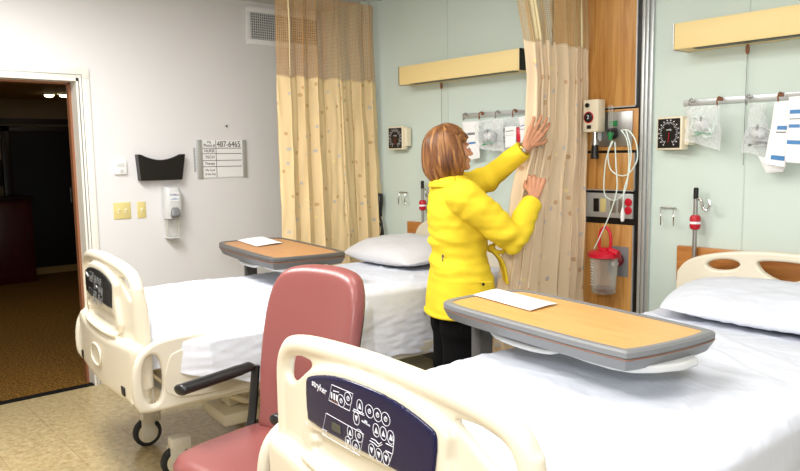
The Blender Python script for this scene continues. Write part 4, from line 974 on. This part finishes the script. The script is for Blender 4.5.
def wr(p, n):
    k = 0
    # creases at waist, elbow, armpit and fine puckers elsewhere
    wz = math.exp(-((p.z-1.06)/.10)**2); k += .014*wz*noise.noise(V((p.x*3+1, p.y*3, p.z*26+2*p.x)))*1.6
    for J_, s_ in ((RE, 1), (LE, 2), (RS+V((0, .06, -.06)), 3), (LS+V((0, .05, -.05)), 4)):
        d = (p-J_).length; w = math.exp(-(d/.11)**2); v = (RE-RS).normalized() if s_ in (1, 3) else (LE-LS).normalized()
        k += .024*w*noise.noise(V((p.dot(v)*22, p.x*5+s_, p.z*6)))
    if p.z < .95 and abs(p.x) < .24: k += .004*noise.noise(V((math.atan2(p.x, p.y-.05)*3.2, p.z*1.5, 4)))*2*min(1, (.95-p.z)*6)
    k += .004*noise.noise(p*12) + .0055*noise.noise(V((p.x*8+p.z*7, p.y*8, p.z*32)))*(1 if .9 < p.z < 1.35 else .3)
    if abs(p.x) < .012 and p.y < -.02: k -= .0025*(1-abs(p.x)/.012)
    return p+n*k
jk = J.voxel('jacket', M['yellow'], person, .0062, 5, wr)
for W_, E_, r_ in ((RW, RE, .049), (LW, LE, .048)):
    c = E_.lerp(W_, .9); d = (W_-E_).normalized(); MB().tube([c-d*.012, c-d*.004, c+d*.004, c+d*.01], [r_, r_+.003, r_+.003, r_-.001], 24).build('cuff', M['yellow'], jk)
MB().loft([((0, .065, .72), .220, .190), ((0, .065, .726), .223, .193), ((0, .064, .736), .220, .190)], 48, 2.35).build('hem', M['yellow'], jk)
# collar turned down round the neck
surf('collar', lambda u, v: V(((.072+.052*v)*math.cos(2*PI*u), .004+(.068+.042*v)*math.sin(2*PI*u), 1.418-.055*v+.012*math.sin(PI*v))), 40, 6, M['yellow'], jk, .005)
# pocket flap, belt loop and the tied belt
MB().box((.196, .085, .905), (.006, .13, .006), (.0, 0, -.28), .002).build('pocket_flap', M['yellow'], jk)
MB().lathe([(.007, 0), (.007, .003)], (.2065, .105, .895), (1, 0, 0), 12).build('button', M['black'], jk)
MB().tube([V((.115+.0*k, -.065, 1.02)) + V((math.cos(k*.7)*.012, -.006, math.sin(k*.7)*.016)) for k in range(8)], .0028, 6).build('belt_loop', M['grey2'], jk)
bw = MB(); bw.ball((.04, .205, 1.045), (.026, .022, .022))
bw.tube(smooth_path([(.04, .20, 1.045), (.06, .245, 1.09), (.09, .27, 1.075), (.085, .25, 1.03), (.05, .21, 1.04)], 5), .018, 8, flat=.5)
bw.tube(smooth_path([(.05, .205, 1.04), (.06, .255, .98), (.07, .27, .92), (.08, .275, .865)], 5), .028, 8, flat=.35)
bw.tube(smooth_path([(.03, .205, 1.04), (.03, .25, .99), (.04, .265, .93), (.035, .27, .88)], 5), .024, 8, flat=.35)
bw.voxel('belt_bow', M['yellow'], jk, .005, 2)
# trousers and shoes
T_ = MB(); T_.loft([((0, .045, .78), .165, .135), ((0, .045, .88), .15, .115), ((0, .045, 1.0), .13, .095)], 28, 2.2)
for sx in (-1, 1): T_.tube(smooth_path([(sx*.085, .045, .88), (sx*.088, .04, .68), (sx*.09, .042, .47), (sx*.09, .02, .25), (sx*.09, .005, .055)], 5), [.10]*3+[.115, .12, .12, .12]+[.108]*5+[.098]*5+[.095]*4, 20)
T_.voxel('trousers', M['pants'], person, .009, 4)
for sx in (-1, 1):
    s_ = MB().ball((sx*.092, .065, .045), (.044, .115, .042)).ball((sx*.09, -.005, .05), (.042, .06, .055)).span((sx*.092-.04, -.05, 0), (sx*.092+.04, .16, .016), .006)
    s_.voxel('shoe', M['shoe'], person, .007, 3)
# wrist watch
c = LE.lerp(LW, .96); d = (LW-LE).normalized(); x_, y_, _ = basis(d)
w_ = MB().tube([c + (x_*math.cos(a)+y_*math.sin(a))*.0315 for a in [2*PI*k/24 for k in range(24)]], .0045, 8, True, 1.8).build('wrist_watch', M['earth'], person)
q = W2L.to_3x3() @ V((.9, -.3, .3)); q = (q-d*q.dot(d)).normalized()
MB().lathe([(.012, 0), (.012, .005), (.009, .006)], c+q*.031, q, 18).build('watch_face', M['chrome'], w_)
# ---------------------------------------------------------------- light and camera
for k, (x, y, e) in enumerate(((1.5, -2.7, 66), (3.3, -3.5, 42), (4.9, -1.7, 14), (2.9, -1.75, 13))):  # fill lamps below the added ceiling panels, evening out the room
    area('ceiling_fill_lamp', (x, y, 2.672), (0, 0, 0), 1.15, .55, e, (1, .985, .96))
area('hall_fill_lamp', (-2.6, -2.4, 2.3), (0, 0, 0), 1.0, .5, 8, (1, .85, .62))  # unseen fill lamp added to brighten the hall
fl = area('camera_flash', tuple(CAM + V((.1, -.05, .35))), (0, 0, 0), .3, .2, 30, (1, 1, 1))
fl.rotation_euler = (V((1.5, -.9, 1.25))-fl.location).to_track_quat('-Z', 'Y').to_euler()
wd = bpy.data.worlds.new('World'); bpy.context.scene.world = wd; wd.use_nodes = True
wd.node_tree.nodes['Background'].inputs[0].default_value = (.9, .95, 1, 1); wd.node_tree.nodes['Background'].inputs[1].default_value = .3
cd = bpy.data.cameras.new('Camera'); cd.sensor_width = 36; cd.lens = FPX/800*36; cd.clip_start = .05
co = bpy.data.objects.new('Camera', cd); C.objects.link(co)
co.matrix_world = Matrix.Translation(CAM) @ Matrix((RT, UP, -_F)).transposed().to_4x4()
sc = bpy.context.scene; sc.camera = co
sc.view_settings.view_transform = 'Standard'; sc.view_settings.look = 'None'; sc.view_settings.gamma = 1; sc.view_settings.exposure = 0.1
